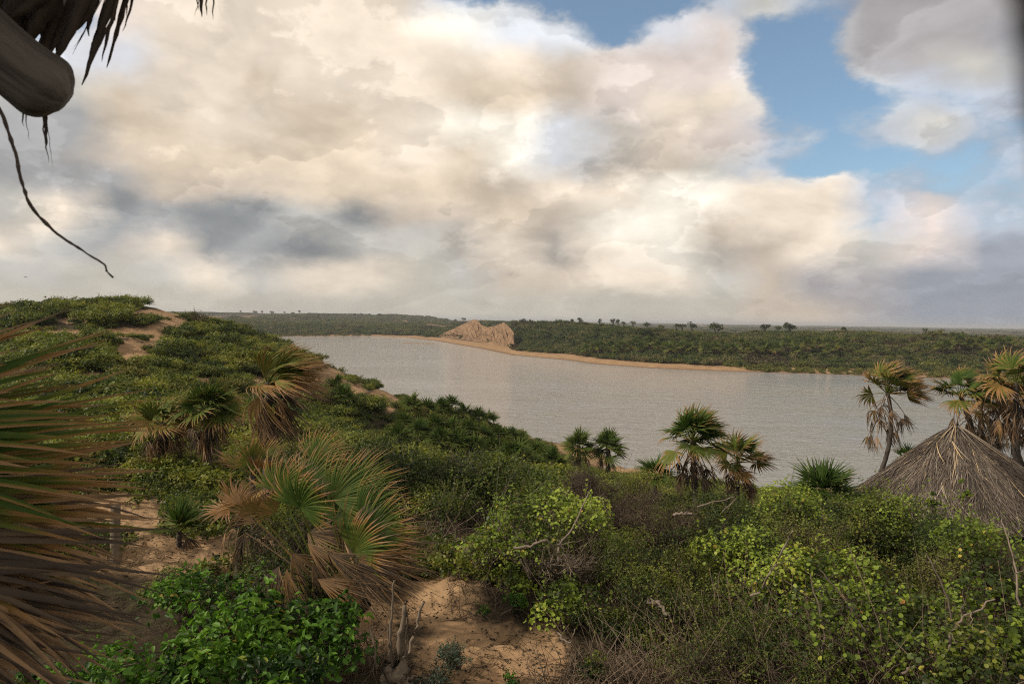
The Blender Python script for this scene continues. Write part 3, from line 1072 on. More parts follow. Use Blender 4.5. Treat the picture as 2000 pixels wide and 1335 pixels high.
def fan_blade(rs, L, nseg, spread, axis, normal, wind, grav, join=.42, dry0=.1, dryt=.5, curl=.12, K=8, fold=.4, drys=.45, wf=1.0, cup=.22, mess=1.0):
    """a fan shaped blade: folded segments joined near the base and free at their tips"""
    axis = norm(np.asarray(axis, float))
    normal = norm(np.asarray(normal, float) - axis * np.dot(normal, axis))
    side = np.cross(normal, axis)
    th = np.radians(np.linspace(-spread / 2, spread / 2, nseg))
    th = th + rs.normal(size=nseg) * np.radians(spread / nseg) * (.12 if mess <= 1 else .5 * mess)
    d0 = np.cos(th)[:, None] * axis + np.sin(th)[:, None] * side + normal * (cup * np.abs(np.sin(th * .5)))[:, None]
    d0 = norm(d0)
    Li = L * (.78 + .22 * np.cos(th * .7)) * rs.uniform(.82 if mess <= 1 else .55, 1.08, nseg)
    s = np.linspace(0, 1, K)
    j = norm(rs.normal(size=(nseg, 3)))
    g = grav * rs.uniform(.5, 1.5, nseg)
    w = rs.uniform(.6, 1.3, nseg)
    bend = np.clip((s - join * .5) / (1 - join * .5), 0, 1) ** 1.3
    D = d0[:, None] + bend[None, :, None] * ((w[:, None] * wind)[:, None] + g[:, None, None] * np.array([0, 0, -1.0]) + curl * 2 * j[:, None])
    D = norm(D)
    step = np.concatenate([np.zeros((nseg, 1, 3)), (D[:, 1:] + D[:, :-1]) / 2 * (Li[:, None, None] / (K - 1))], 1)
    C = np.cumsum(step, 1)
    dth = np.radians(spread / nseg)
    wmax = 2 * join * L * math.tan(dth / 2) * 1.05 * wf
    prof = np.where(s < join, s / join, ((1 - s) / (1 - join)) ** .8)
    prof = np.maximum(prof, .03)
    wd = norm(np.cross(normal[None], d0))
    nn = norm(np.cross(d0, wd))
    ws = wmax * prof
    # free tips twist a little
    tw = (rs.uniform(-1, 1, nseg) * curl * 6)[:, None] * bend[None]
    wdk = wd[:, None] * np.cos(tw)[..., None] + nn[:, None] * np.sin(tw)[..., None]
    nnk = nn[:, None] * np.cos(tw)[..., None] - wd[:, None] * np.sin(tw)[..., None]
    half = (ws / 2)[None, :, None]
    Lf = C - wdk * half
    Rt = C + wdk * half
    Md = C + nnk * half * fold * 2
    V = np.stack([Lf, Md, Rt], 2)
    idx = np.arange(nseg * K * 3).reshape(nseg, K, 3)
    a, b = idx[:, :-1], idx[:, 1:]
    F = np.concatenate([np.stack([a[..., q], a[..., q + 1], b[..., q + 1], b[..., q]], -1).reshape(-1, 4) for q in (0, 1)])
    dr = dry0 + dryt * smooth(s, drys, 1)[None] * rs.uniform(.5, 1.3, (nseg, 1)) + rs.normal(size=(nseg, 1)) * (.05 if mess <= 1 else .13)
    dr = np.repeat(np.clip(dr, 0, 1)[..., None], 3, 2)
    return V.reshape(-1, 3), F, dr.ravel(), nseg * K * 3


def palm_leaf(rs, root, pdir, plen, L, nseg, spread, wind, grav, dead=False, dry0=.1, dryt=.5, K=8, prad=.014, psag=.3, tilt=.5, curl=.12, drys=.45, face=None):
    """stalk + blade as one mesh; returns arrays"""
    pdir = norm(np.asarray(pdir, float))
    s = np.linspace(0, 1, 6)[:, None]
    sag = np.array([0, 0, -1.0]) * psag + wind * .25
    pts = root + plen * (s * pdir + .5 * s ** 2 * sag)
    end = norm(pts[-1] - pts[-2])
    axis = norm(end + sag * tilt)
    up = np.array([0, 0, 1.0]) if face is None else np.asarray(face, float)
    nrm = up - axis * np.dot(up, axis)
    if np.linalg.norm(nrm) < .2:
        nrm = rs.normal(size=3)
    nrm = norm(nrm + rs.normal(size=3) * .35)
    V, F, dr, _ = fan_blade(rs, L, nseg, spread, axis, nrm, wind, grav, dry0=dry0, dryt=dryt, K=K, curl=curl, drys=drys, join=.2 if dead else .42, wf=1.9 if dead else 1.0, mess=2.2 if dead else 1.0)
    V = V + pts[-1]
    V2, F2 = tubes([pts], [np.linspace(prad * 1.5, prad * .8, 6)], 5)
    n = len(V)
    return np.concatenate([V, V2]), np.concatenate([F, F2 + n]), np.concatenate([dr, np.full(len(V2), max(.3, dry0))])


def palm(label, base, top, n_live, n_dead, L, plen, seed, wind=1.0, nseg=26, K=8, bend=(0, 0), tr=.12, dryb=.08, dryt=.55, group=None, spread=190,
         elev=(80, -5), cat='palm', leaf_az=None, stub=True, dead_len=None, live_grav=.25, psag=.3, name='fan_palm', drop=None, dead_dry=.78):
    rs = np.random.RandomState(seed)
    base, top = np.asarray(base, float), np.asarray(top, float)
    e = empty(name, base, label, cat, group)
    rel = top - base
    s = np.linspace(0, 1, 12)[:, None]
    mid = rel * .5 + np.array([bend[0], bend[1], 0])
    path = 2 * s * (1 - s) * mid + s ** 2 * rel
    path[0, 2] -= .3
    rad = np.linspace(tr * 1.25, tr * .9, 12) * (1 + .12 * rs.normal(size=12))
    if stub:
        path2 = np.repeat(path, 3, 0)[1:-1]
        sfine = np.linspace(0, 1, 46)
        path = np.stack([np.interp(sfine, np.linspace(0, 1, 12), path[:, i]) for i in range(3)], 1)
        rad = np.interp(sfine, np.linspace(0, 1, 12), rad) * (1 + .10 * np.sin(sfine * 46 * 2.4) + .05 * rs.normal(size=46))
    V, F = tubes([path], [rad], 9)
    link('trunk', build_mesh('trunk', V, [F], None, True), M['trunk'], e)
    wv = WIND * wind
    ga = 2.39996
    for i in range(n_live):
        f = (i + .5) / n_live
        el = math.radians(elev[0] + (elev[1] - elev[0]) * f + rs.uniform(-12, 12))
        az = i * ga + rs.uniform(-.3, .3)
        d = np.array([math.cos(az) * math.cos(el), math.sin(az) * math.cos(el), math.sin(el)])
        d = norm(d + wv * .25)
        dd = dryb + rs.uniform(-.05, .1) + .22 * f ** 2
        V, F, dr = palm_leaf(rs, rel - np.array([0, 0, tr * .8]), d, plen * rs.uniform(.75, 1.1), L * rs.uniform(.85, 1.1), nseg, spread * rs.uniform(.85, 1.15),
                             wv, live_grav * (1 + f), dry0=dd, dryt=dryt * rs.uniform(.6, 1.3), K=K, psag=psag, tilt=.6)
        link('leaf', build_mesh('leaf', V, [F], {'dry': ('POINT', dr)}), M['palm'], e)
    for i in range(n_dead):
        az = i * ga + rs.uniform(-.4, .4)
        el = math.radians(rs.uniform(-55, -5))
        d = np.array([math.cos(az) * math.cos(el), math.sin(az) * math.cos(el), math.sin(el)])
        k = rs.uniform(0, .25)
        V, F, dr = palm_leaf(rs, rel * (1 - k) if drop is None else rel * (1 - k * drop), d, plen * rs.uniform(.6, 1.0), (dead_len or L) * rs.uniform(.75, 1.0), max(10, nseg * 2 // 3),
                             rs.uniform(40, 110), wv * .6, 1.3, dead=True, dry0=dead_dry + rs.uniform(-.16, .22), dryt=.1, K=K, psag=1.2, tilt=1.0, curl=.32)
        link('dead_leaf', build_mesh('dead_leaf', V, [F], {'dry': ('POINT', dr)}), M['palm'], e)
    return e


def gp(px, py, Y, off=0.0):
    """point on the ground below photo position at distance Y"""
    p = P(px, py, Y)
    p[2] = gz(p[0], p[1]) + off
    return p


# tall curved palm by the water
b = P(1690, 950, 27.5); b[2] = min(b[2], gz(b[0], b[1]) + 1.0)
palm('tall windblown palm with a bare curved trunk left of the thatched roof', gp(1668, 960, 27.5), P(1733, 765, 28), 32, 18, 1.0, .85, 11,
     wind=1.25, tr=.085, bend=(1.35, 0), nseg=18, dryb=.24, dryt=.62, elev=(75, 8), psag=.3, live_grav=.4, spread=150)
palm('green topped palm standing directly behind the peak of the thatched roof', gp(1930, 900, 31), P(1876, 770, 30), 22, 14, 1.05, .8, 12, wind=.8, nseg=20, dryb=.10, elev=(75, -5), tr=.10, live_grav=.4, spread=165, bend=(.5, 0))
palm('dark palm with a thick skirt of dead leaves at the right edge behind the roof', gp(1990, 900, 29), P(1985, 745, 28.5), 28, 34, 1.15, .9, 13, wind=.9, nseg=18, dryb=.22, elev=(78, -5), tr=.12, live_grav=.45, spread=160)
palm('palm with drooping dead leaves between the roof peak and the right edge', gp(2040, 940, 31), P(1948, 775, 31.5), 22, 32, 1.0, .8, 14, wind=.9, nseg=18, dryb=.32, elev=(70, -15), tr=.11, live_grav=.5, spread=150, dead_dry=.9)
palm('palm leaning behind the right slope of the thatched roof', gp(2060, 900, 30), P(2045, 800, 30), 22, 30, 1.0, .8, 15, wind=.8, nseg=18, dryb=.3, tr=.11, live_grav=.5, spread=150, dead_dry=.9)
palm('shaggy palm filling the gap between the two crowns behind the right side of the roof', gp(1925, 900, 33), P(1915, 790, 33), 14, 30, 1.0, .8, 16, wind=.7, nseg=16, dryb=.25, tr=.11, live_grav=.5, spread=150, dead_dry=.92)
# pair at the middle right
palm('bushy green palm standing in front of the water above the light green shrubs', gp(1362, 970, 21), P(1352, 858, 21), 26, 24, .92, .62, 21, wind=.5, nseg=22, dryb=.06, dryt=.5, tr=.08, live_grav=.35, dead_dry=.86, elev=(88, -10))
palm('smaller ragged palm with grey hanging leaves, just right of the bushy green palm', gp(1440, 970, 22.5), P(1442, 900, 22.5), 16, 24, .8, .58, 22, wind=.6, nseg=18, dryb=.24, dryt=.5, tr=.07, live_grav=.5)
palm('low dark green palm without a visible trunk, left of the curved palm', gp(1612, 985, 25), P(1610, 958, 25), 18, 2, 1.15, .5, 23, wind=.12, nseg=26, dryb=.0, dryt=.2, tr=.09, elev=(85, 8), live_grav=.12)
palm('small low palm poking out left of the bushy green palm', gp(1278, 950, 23), P(1278, 925, 23), 11, 3, .65, .3, 24, wind=.1, nseg=20, dryb=.02, dryt=.2, tr=.07)
palm('small green palm peeping over the left edge of the thatched roof', gp(1765, 930, 28), P(1770, 893, 27.6), 8, 1, .5, .3, 25, wind=.1, nseg=16, dryb=.1, dryt=.3, tr=.06)
# left group
palm('windblown palm with tan streaming leaves on the left hillside above the water', gp(520, 880, 17.5), P(525, 745, 17.5), 26, 24, 1.25, .42, 31, wind=1.7, nseg=22, dryb=.30, dryt=.42, tr=.10, spread=85, elev=(80, -20), psag=.2, live_grav=.7, dead_len=1.35)
palm('green palm with a skirt of dead leaves left of the windblown palm', gp(405, 885, 20), P(405, 800, 20), 20, 26, .88, .5, 32, wind=.5, nseg=20, dryb=.08, dryt=.4, tr=.11, elev=(85, -10), live_grav=.4)
palm('brownish palm half hidden behind the big foreground leaves at the left', gp(318, 885, 20.5), P(318, 825, 20.5), 14, 26, .82, .5, 33, wind=.7, nseg=18, dryb=.26, dryt=.4, tr=.11, elev=(75, -15), live_grav=.5)
palm('young fresh green palm rising from the sand patch at the left', gp(350, 1040, 14.3), P(350, 1035, 14.3), 9, 2, .72, .22, 35, wind=.1, nseg=20, dryb=.06, dryt=.15, tr=.05, spread=120, elev=(88, 35), live_grav=.08)
palm('reddish dry tipped palm sprig behind the central palm', gp(500, 930, 13.5), P(492, 925, 13.5), 6, 2, .7, .3, 36, wind=.15, nseg=22, dryb=.30, dryt=.5, tr=.06, spread=110, elev=(88, 45), live_grav=.1)
palm('dry brown palm tuft on the sand left of the central palm', gp(465, 1010, 12.8), P(470, 1000, 12.8), 6, 7, .62, .3, 37, wind=.5, nseg=20, dryb=.45, dryt=.35, tr=.06, elev=(70, 10))


# central palm: several crowns swept to the right
def central_palm():
    rs = np.random.RandomState(90)
    base = gp(650, 1110, 11.0)
    e = empty('fan_palm', base, 'large windblown palm with rust and green fans on the sand in the middle foreground', 'palm')
    V, F = tubes([[np.array([0, 0, -.2]), np.array([.05, 0, .25]), np.array([-.05, 0, .55])],
                  [np.array([0.1, 0, -.2]), np.array([.35, 0.1, .2]), np.array([.55, .1, .4])]], [[.13, .12, .10], [.12, .11, .09]], 8)
    link('trunk', build_mesh('trunk', V, [F], None, True), M['trunk'], e)
    # live fans: hastula px,py,Y, axis in the picture plane (deg from right, up positive), depth lean, length, spread, dryness
    LV = [(585, 990, 10.8, 75, -.45, .95, 200, .12, .6), (545, 960, 11.3, 92, .1, .85, 150, .22, .6), (600, 955, 11.6, 66, .2, .95, 150, .10, .5),
          (650, 975, 11.3, 42, .0, 1.05, 150, .10, .45), (690, 960, 11.6, 32, .2, 1.0, 150, .05, .4), (700, 1010, 11.0, 30, -.1, 1.0, 140, .03, .35),
          (690, 1080, 10.6, 58, -.35, 1.05, 150, .15, .6), (715, 1050, 10.8, 32, .0, 1.0, 140, .05, .45), (650, 1020, 11.2, 50, .3, .9, 160, .1, .5),
          (540, 1000, 11.2, 140, -.1, .6, 130, .35, .45), (500, 1000, 11.0, 130, -.2, .55, 130, .4, .4), (470, 985, 11.4, 110, .1, .5, 130, .45, .3), (620, 900, 11.9, 80, .2, .75, 150, .2, .5)]
    org = np.array(base)
    for i, (px, py, Y, ang, dep, L, spr, d0, dt) in enumerate(LV):
        h = P(px, py, Y) - org
        a = math.radians(ang)
        ax = np.array([math.cos(a), dep, math.sin(a)])
        root = np.array([0.05 if px < 640 else .3, 0, .35])
        nv = np.array([-.25, -1.0, .35])
        V, F, dr, _ = fan_blade(rs, L, 30, spr, ax, nv, WIND * .95, .2, dry0=d0 + .08, dryt=dt * 1.2, K=9, curl=.10, drys=.35)
        V = V + h
        s = np.linspace(0, 1, 6)[:, None]
        m = (root + h) / 2 + np.array([0, 0, .12])
        pth = (1 - s) ** 2 * root + 2 * s * (1 - s) * m + s ** 2 * h
        V2, F2 = tubes([pth], [np.linspace(.02, .011, 6)], 5)
        link('leaf', build_mesh('leaf', np.concatenate([V, V2]), [np.concatenate([F, F2 + len(V)])], {'dry': ('POINT', np.concatenate([dr, np.full(len(V2), .38)]))}), M['palm'], e)
    # dead fans trailing right and down
    DD = [(720, 1080, 10.6, -12, .9), (700, 1090, 10.4, -22, 1.0), (680, 1100, 10.3, -32, 1.0), (730, 1040, 10.9, -5, .85), (640, 1080, 10.2, -28, .8), (700, 1110, 10.7, -15, .95),
          (560, 1110, 10.0, -80, .62), (535, 1115, 10.2, -75, .5), (610, 1100, 10.4, -60, .6), (600, 1060, 10.6, -35, .7), (740, 1100, 10.9, -25, .75), (500, 1020, 11, 160, .45),
          (650, 1120, 10.2, -38, .85), (670, 1050, 10.9, -8, .9), (720, 1120, 10.5, -34, .8), (600, 1040, 11.2, -20, .9), (570, 1080, 10.6, -50, .7),
          (620, 1130, 10.0, -25, .8), (480, 1040, 11.3, -110, .45), (640, 1000, 11.4, -12, .95), (750, 1070, 10.8, -18, .85)]
    for i, (px, py, Y, ang, L) in enumerate(DD):
        h = P(px, py, Y) - org
        a = math.radians(ang)
        V, F, dr, _ = fan_blade(rs, L * 1.32, 30, rs.uniform(45, 85), np.array([math.cos(a), rs.uniform(-.25, .1), math.sin(a)]), np.array([rs.uniform(-.4, .4), -.8, .7]),
                                WIND * .6, .55, dry0=.70 + rs.uniform(-.1, .26), dryt=.12, K=9, curl=.24, join=.24, wf=2.0, mess=2.4)
        root = np.array([.2, 0, .35])
        s = np.linspace(0, 1, 6)[:, None]
        m = (root + h) / 2 + np.array([0, 0, .1])
        pth = (1 - s) ** 2 * root + 2 * s * (1 - s) * m + s ** 2 * h
        V2, F2 = tubes([pth], [np.linspace(.018, .010, 6)], 5)
        link('dead_leaf', build_mesh('dead_leaf', np.concatenate([V + h, V2]), [np.concatenate([F, F2 + len(V)])], {'dry': ('POINT', np.concatenate([dr, np.full(len(V2), .8)]))}), M['palm'], e)


central_palm()


# the big palm at the left edge, close to the shelter
def foreground_palm():
    rs = np.random.RandomState(17)
    base = np.array([-4.0, 3.3, gz(-4.0, 3.3)])
    e = empty('fan_palm', base, 'huge nearby palm whose green and brown blades sweep in from the left edge', 'palm')
    tp = np.array([.1, 0, 16.2 - base[2]])
    s = np.linspace(0, 1, 30)[:, None]
    V, F = tubes([s * tp], [np.full(30, .16) * (1 + .1 * np.sin(np.arange(30) * 2.2))], 10)
    link('trunk', build_mesh('trunk', V, [F], None, True), M['trunk'], e)
    # hub px,py,Y, angle, length m, spread, nseg, dry0, dryt, gravity
    LV = [(-330, 800, 3.1, 16, 1.10, 40, 11, .16, .55, .10), (-330, 830, 3.3, 8, 1.25, 40, 12, .08, .5, .10), (-300, 860, 2.9, 12, 1.10, 42, 12, .04, .5, .16),
          (-280, 900, 2.8, 3, 1.12, 44, 12, .02, .5, .10), (-300, 930, 3.2, 0, 1.35, 34, 11, .08, .5, .12), (-320, 960, 2.9, 5, 1.20, 38, 11, .18, .45, .2),
          (-340, 780, 3.3, 24, .95, 36, 9, .30, .45, .1), (-280, 880, 3.4, -3, 1.35, 40, 11, .03, .45, .15), (-300, 960, 3.5, -12, 1.4, 40, 11, .10, .45, .2), (-300, 990, 3.0, -7, 1.30, 38, 11, .14, .5, .14), (-320, 1020, 2.8, -16, 1.12, 50, 13, .25, .5, .14)]
    DD = [(-280, 1000, 2.9, -14, 1.15, 56, 16, .78, .1, .22), (-260, 1040, 2.7, -22, 1.10, 60, 18, .86, .1, .25), (-300, 1060, 3.0, -10, 1.15, 52, 16, .80, .1, .2),
          (-260, 1100, 2.6, -28, 1.08, 56, 18, .92, .08, .2), (-240, 1120, 2.8, -18, 1.05, 52, 17, .95, .08, .2), (-300, 1000, 3.1, -28, 1.35, 40, 14, .68, .12, .15),
          (-280, 1170, 2.6, -22, 1.0, 50, 16, .98, .05, .2), (-250, 1020, 3.2, -34, 1.25, 44, 14, .74, .1, .2), (-260, 950, 3.0, -20, 1.3, 46, 14, .84, .1, .22), (-240, 1080, 3.2, -33, 1.3, 56, 15, .95, .05, .25), (-260, 1130, 3.1, -38, 1.2, 56, 15, .9, .05, .25), (-300, 1200, 2.9, -20, 1.1, 56, 15, 1.0, .0, .25), (-240, 1020, 3.4, -26, 1.45, 50, 14, .98, .0, .25)]
    for k, (px, py, Y, ang, L, spr, ns, d0, dt, g) in enumerate(LV + DD):
        dead = k >= len(LV)
        h = P(px, py, Y) - base
        a = math.radians(ang)
        ax = np.array([math.cos(a), rs.uniform(-.05, .15), math.sin(a)])
        nv = np.array([-.1, -.75, .75]) if not dead else np.array([.1, -.6, .8])
        root = tp * .97
        m = (root + h) / 2 + np.array([0, 0, .1])
        s6 = np.linspace(0, 1, 6)[:, None]
        pth = (1 - s6) ** 2 * root + 2 * s6 * (1 - s6) * m + s6 ** 2 * h
        V2, F2 = tubes([pth], [np.linspace(.022, .014, 6)], 6)
        me = build_mesh('stalk', V2, [F2], {'dry': ('POINT', np.full(len(V2), .5 if not dead else .85))}, True)
        lf = link('dead_leaf' if dead else 'leaf', me, M['palm'], e)
        V, F, dr, nv_ = fan_blade(rs, L, ns, spr, ax, nv, WIND * .12, g, join=.36, dry0=d0, dryt=dt, K=11, curl=.09 if not dead else .16, drys=.45, fold=.42, wf=rs.uniform(1.4, 2.3) if not dead else rs.uniform(1.3, 2.2), cup=.3, mess=.9 if not dead else 2.2)
        V = (V + h).reshape(ns, -1, 3)
        dr = dr.reshape(ns, -1)
        K = 11
        idx = np.arange(K * 3).reshape(K, 3)
        a_, b_ = idx[:-1], idx[1:]
        Fk = np.concatenate([np.stack([a_[:, q], a_[:, q + 1], b_[:, q + 1], b_[:, q]], -1) for q in (0, 1)])
        edge = rs.rand(ns) < .45
        for i in range(ns):
            d = dr[i].copy().reshape(K, 3)
            if edge[i] and not dead:      # one edge of the blade dried to straw
                d[:, 0] = np.maximum(d[:, 0], .62)
            if dead and rs.rand() < .3:   # a few lightened to straw: lit highlights put into the colour
                d[:] = .62 + .1 * rs.rand()
            link('blade', build_mesh('blade', V[i], [Fk], {'dry': ('POINT', d.ravel())}), M['palm'], lf)


foreground_palm()

# ------------------------------------------------------------------ palms on the slope to the water (shared shapes)
def palm_template(seed, nl, ndead, th, L, pl, nseg, K, dd=.12):
    rs = np.random.RandomState(seed)
    Vs, Fs, Ds, n = [], [], [], 0
    top = np.array([0, 0, th])
    for i in range(nl + ndead):
        az = i * 2.4 + rs.uniform(-.3, .3)
        dead = i >= nl
        f = i / nl
        el = math.radians(85 - 115 * f if not dead else rs.uniform(-60, -20))
        d = np.array([math.cos(az) * math.cos(el), math.sin(az) * math.cos(el), math.sin(el)])
        V, F, dr = palm_leaf(rs, top - np.array([0, 0, .15 * (i % 3)]), d, pl * rs.uniform(.8, 1.1), L * (.8 if dead else 1), nseg, 70 if dead else 190, WIND * .2, 1.4 if dead else .25,
                             dry0=(.95 if dead else dd + .14 * f), dryt=.2, K=K, psag=1.2 if dead else .3)
        Vs.append(V); Fs.append(F + n); Ds.append(dr); n += len(V)
    crown = build_mesh('crown', np.concatenate(Vs), [np.concatenate(Fs)], {'dry': ('POINT', np.concatenate(Ds))})
    crown.materials.append(M['palm'])
    V, F = tubes([[(0, 0, -.5), (.05, 0, th * .4), (0, 0, th)]], [[.17, .15, .14]], 7)
    tm = build_mesh('trunk', V, [F])
    tm.materials.append(M['trunk'])
    return crown, tm


PT = [palm_template(300 + i, 22, 6, 1.3, .95, .62, 15, 5) for i in range(4)]


PB = [palm_template(320 + i, 16, 12, 1.6, .9, .62, 11, 4, .16) for i in range(3)]


def place_palm(p, s, rz, k, label, group, PT=PT):
    e = empty('fan_palm', p, label, 'palm', group)
    link('crown', PT[k][0], None, e)
    link('trunk', PT[k][1], None, e)
    e.rotation_euler = (0, 0, rz)
    e.scale = (s, s, s)
    return e


def slope_palms():
    rs = np.random.RandomState(8)
    # crown centre px,py, distance
    L = [(805, 800, 60), (835, 795, 62), (862, 790, 64), (882, 785, 66), (905, 800, 64), (935, 810, 64), (955, 818, 66), (850, 825, 54), (880, 830, 54), (915, 835, 55),
         (945, 845, 56), (975, 845, 58), (1000, 848, 60), (1018, 858, 60), (820, 835, 50), (790, 825, 52), (960, 872, 50), (990, 880, 50), (1020, 885, 50), (1045, 880, 54), (860, 850, 46),
         (895, 858, 46), (925, 868, 46), (1000, 905, 44), (1035, 905, 45), (1060, 890, 50), (780, 850, 44), (672, 800, 52), (655, 790, 54), (1080, 900, 46), (1015, 868, 56), (985, 862, 58)]
    for i, (px, py, Y) in enumerate(L):
        c = P(px, py, Y)
        p = gp(px, py, Y)
        s = rs.uniform(.8, 1.0)
        z = max(c[2] - 1.7 * s, p[2] - .3)
        pp = (p[0], p[1], min(z, p[2] + 1.2))
        where = ('low on the sandy end of the left hillside' if px < 700 else 'on the water side edge of the palm thicket' if Y >= 58 else 'at the lower right end of the palm thicket above the beach' if px > 980
                 else 'at the near edge of the palm thicket behind the leafy bushes' if Y <= 50 else 'in the middle of the palm thicket below the left hill')
        place_palm(pp, s * 1.05, rs.rand() * 6.28, i % 4, 'dark green fan palm ' + where, 'palms crowded on the slope down to the water')
    for px, py, Y, s, lb in ((1130, 868, 50, 1.12, 'left of the two round headed palms standing against the water above the beach'),
                             (1188, 870, 50, 1.15, 'right of the two round headed palms standing against the water above the beach')):
        c = P(px, py, Y)
        place_palm((c[0], c[1], c[2] - 1.35 * s), s, px, (px // 7) % 4, lb, None)
    # row of dark palms at the foot of the far bank
    for i, px in enumerate(list(range(1150, 1520, 13)) + list(range(1535, 1660, 22)) + list(range(1830, 1990, 20))):
        x0 = px + rs.uniform(-5, 5)
        Yb = np.interp(px, [1150, 1280, 1400, 1520, 1660, 2000], [322, 300, 292, 292, 290, 275]) + rs.uniform(-4, 8)
        p = gp(x0, 690, Yb)
        where = ('above the right half of the beach' if px < 1400 else 'behind the reedy shore past the end of the beach') if px < 1700 else 'seen between the windblown palms at the right'
        e = place_palm((p[0], p[1], p[2]), rs.uniform(2.1, 2.9), rs.rand() * 6.28, i % 3, 'brownish far bank palm ' + where, 'palms lining the foot of the far bank', PB)


slope_palms()

# ------------------------------------------------------------------ left hill: shrubs
def hill():
    rs = np.random.RandomState(101)
    sizes = [.85, .7, .95, .75, .6, .8]
    mats = [M['mid'], M['dark'], M['mid'], M['olive'], M['dark'], M['mid']]
    T = [leaf_mesh('hill_shrub', 400 + i, 1, sizes[i], 1500, .115, mats[i], nlobe=12, rough=.9) for i in range(6)]
    coll = template_collection('hill_shrub_kinds', T)
    G = [leaf_mesh('low_plant', 420 + i, .5, .28, 160, .075, mats[i], nlobe=5, rough=.9) for i in range(4)]
    gcoll = template_collection('low_plant_kinds', G)
    n = 9000
    Y = 19 * (118 / 19) ** (rs.rand(n) ** .75)
    X = rs.uniform(-.95, .16, n) * Y
    extra = 1700
    Y2 = rs.uniform(26, 70, extra)
    X2 = rs.uniform(.05, .75, extra) * Y2
    X, Y = np.concatenate([X, X2]), np.concatenate([Y, Y2])
    p = np.stack([X, Y, ground_z(X, Y)], 1)
    yn, kn = shore(X, NEAR_SH)
    dn = (yn - Y) / kn
    s = sandy(p)
    px, py = proj(p)
    clear = (np.hypot((px - 1862) / 190, (Y - 25) / 6) < 1)
    view_gap = (X > .05 * Y) & (dn < 11)
    ok = (dn > 9) & (rs.rand(len(X)) > s * 1.4) & ~clear & ~view_gap
    # thin the slope where low growth already hides the sand
    X, Y, p, s, px, py = X[ok], Y[ok], p[ok], s[ok], px[ok], py[ok]
    sc_ = rs.uniform(.45, 1.25, len(X)) * (1 + .5 * fbm(X / 8, Y / 8, 61)) * np.interp(Y, [19, 40, 90], [.7, 1.0, 1.2]) * rs.choice([.75, .9, 1.35], len(X)) * np.where((px > 740) & (Y > 40), .72, 1)
    sc_ = np.where(s > .05, sc_ * .6, sc_)
    sc_ = np.where(X > .1 * Y, np.minimum(sc_, .8), sc_)
    idx = rs.randint(0, 6, len(X))
    rz = rs.rand(len(X)) * 6.28
    app = sc_ / Y
    inv = (px > -20) & (px < 2000) & (py < 1000) & (Y < 115)
    order = np.argsort(-np.where(inv, app, -1))
    big = order[:240]
    rest = order[240:]
    for i in big:
        if Y[i] > 78:
            lb, gr = 'bushy green shrub on the crest of the left dune hill', 'shrubs on the crest of the left hill'
        elif px[i] > 1050:
            lb, gr = 'green shrub on the slope between the foreground and the near beach', 'shrubs on the slope above the near beach'
        elif Y[i] > 45:
            lb, gr = 'green shrub on the face of the left dune hill', 'shrubs on the face of the left hill'
        elif px[i] > 560:
            lb, gr = 'dark green shrub in the hollow below the slope palms', 'shrubs in the hollow below the slope palms'
        else:
            lb, gr = 'low green shrub at the foot of the left hill around the palms', 'shrubs at the foot of the left hill'
        if 'foot' in gr:
            lb += ' left of the post' if px[i] < 200 else ' under the skirted palms' if px[i] < 420 else ' by the windblown palm'
            lb = lb.replace(' around the palms', '')
        elif 'hollow' in gr:
            lb += ' behind the big leafy bush' if px[i] < 900 else ' left of the brown thicket' if px[i] < 1040 else ' near the brown thicket'
        elif 'face' in gr:
            lb += ' right of its bare patches' if px[i] > 300 else ' among its bare sand patches'
        o = link('shrub', T[idx[i]], None, None, (X[i], Y[i], p[i, 2] - .08))
        o.rotation_euler = (0, 0, rz[i])
        o.scale = (sc_[i] * 1.1, sc_[i], sc_[i] * .9)
        tag(o, lb, 'shrub', gr)
    scl = np.stack([sc_ * 1.1, sc_, sc_ * .85], 1)[rest]
    pr = p[rest].copy()
    pr[:, 2] -= .08
    scatter('hillside_scrub', 'thick green scrub covering the left dune hill and the slope to the water', pr, rz[rest], scl, idx[rest], coll)
    n = 9000
    Y = 13 * (70 / 13) ** (rs.rand(n))
    X = rs.uniform(-.9, .6, n) * Y
    p = np.stack([X, Y, ground_z(X, Y)], 1)
    yn, kn = shore(X, NEAR_SH)
    s = sandy(p)
    ok = ((yn - Y) / kn > 9) & (rs.rand(n) > s * 1.25)
    p = p[ok]
    m = len(p)
    sc2 = rs.uniform(.5, 1.4, m)[:, None] * np.array([[1, 1, 1]])
    scatter('ground_cover', 'low green creepers and weeds spread over the sand', p, rs.rand(m) * 6.28, sc2, rs.randint(0, 4, m), gcoll)


hill()

# small grey tree on the hill crest
def crest_tree():
    rs = np.random.RandomState(4)
    p = gp(392, 615, 84)
    e = empty('small_tree', p, 'thin grey crowned tree at the right end of the hill crest', 'tree')
    ld, tw = shrub_parts(44, 1.7, 2.2, 700, .12, nlobe=10, nstem=8, ntwig=120, stem_r=.05)
    link('crown', build_mesh('crown', *ld), M['brownleaf'], e)
    link('trunk', build_mesh('trunk', *tw), M['stem'], e)


crest_tree()

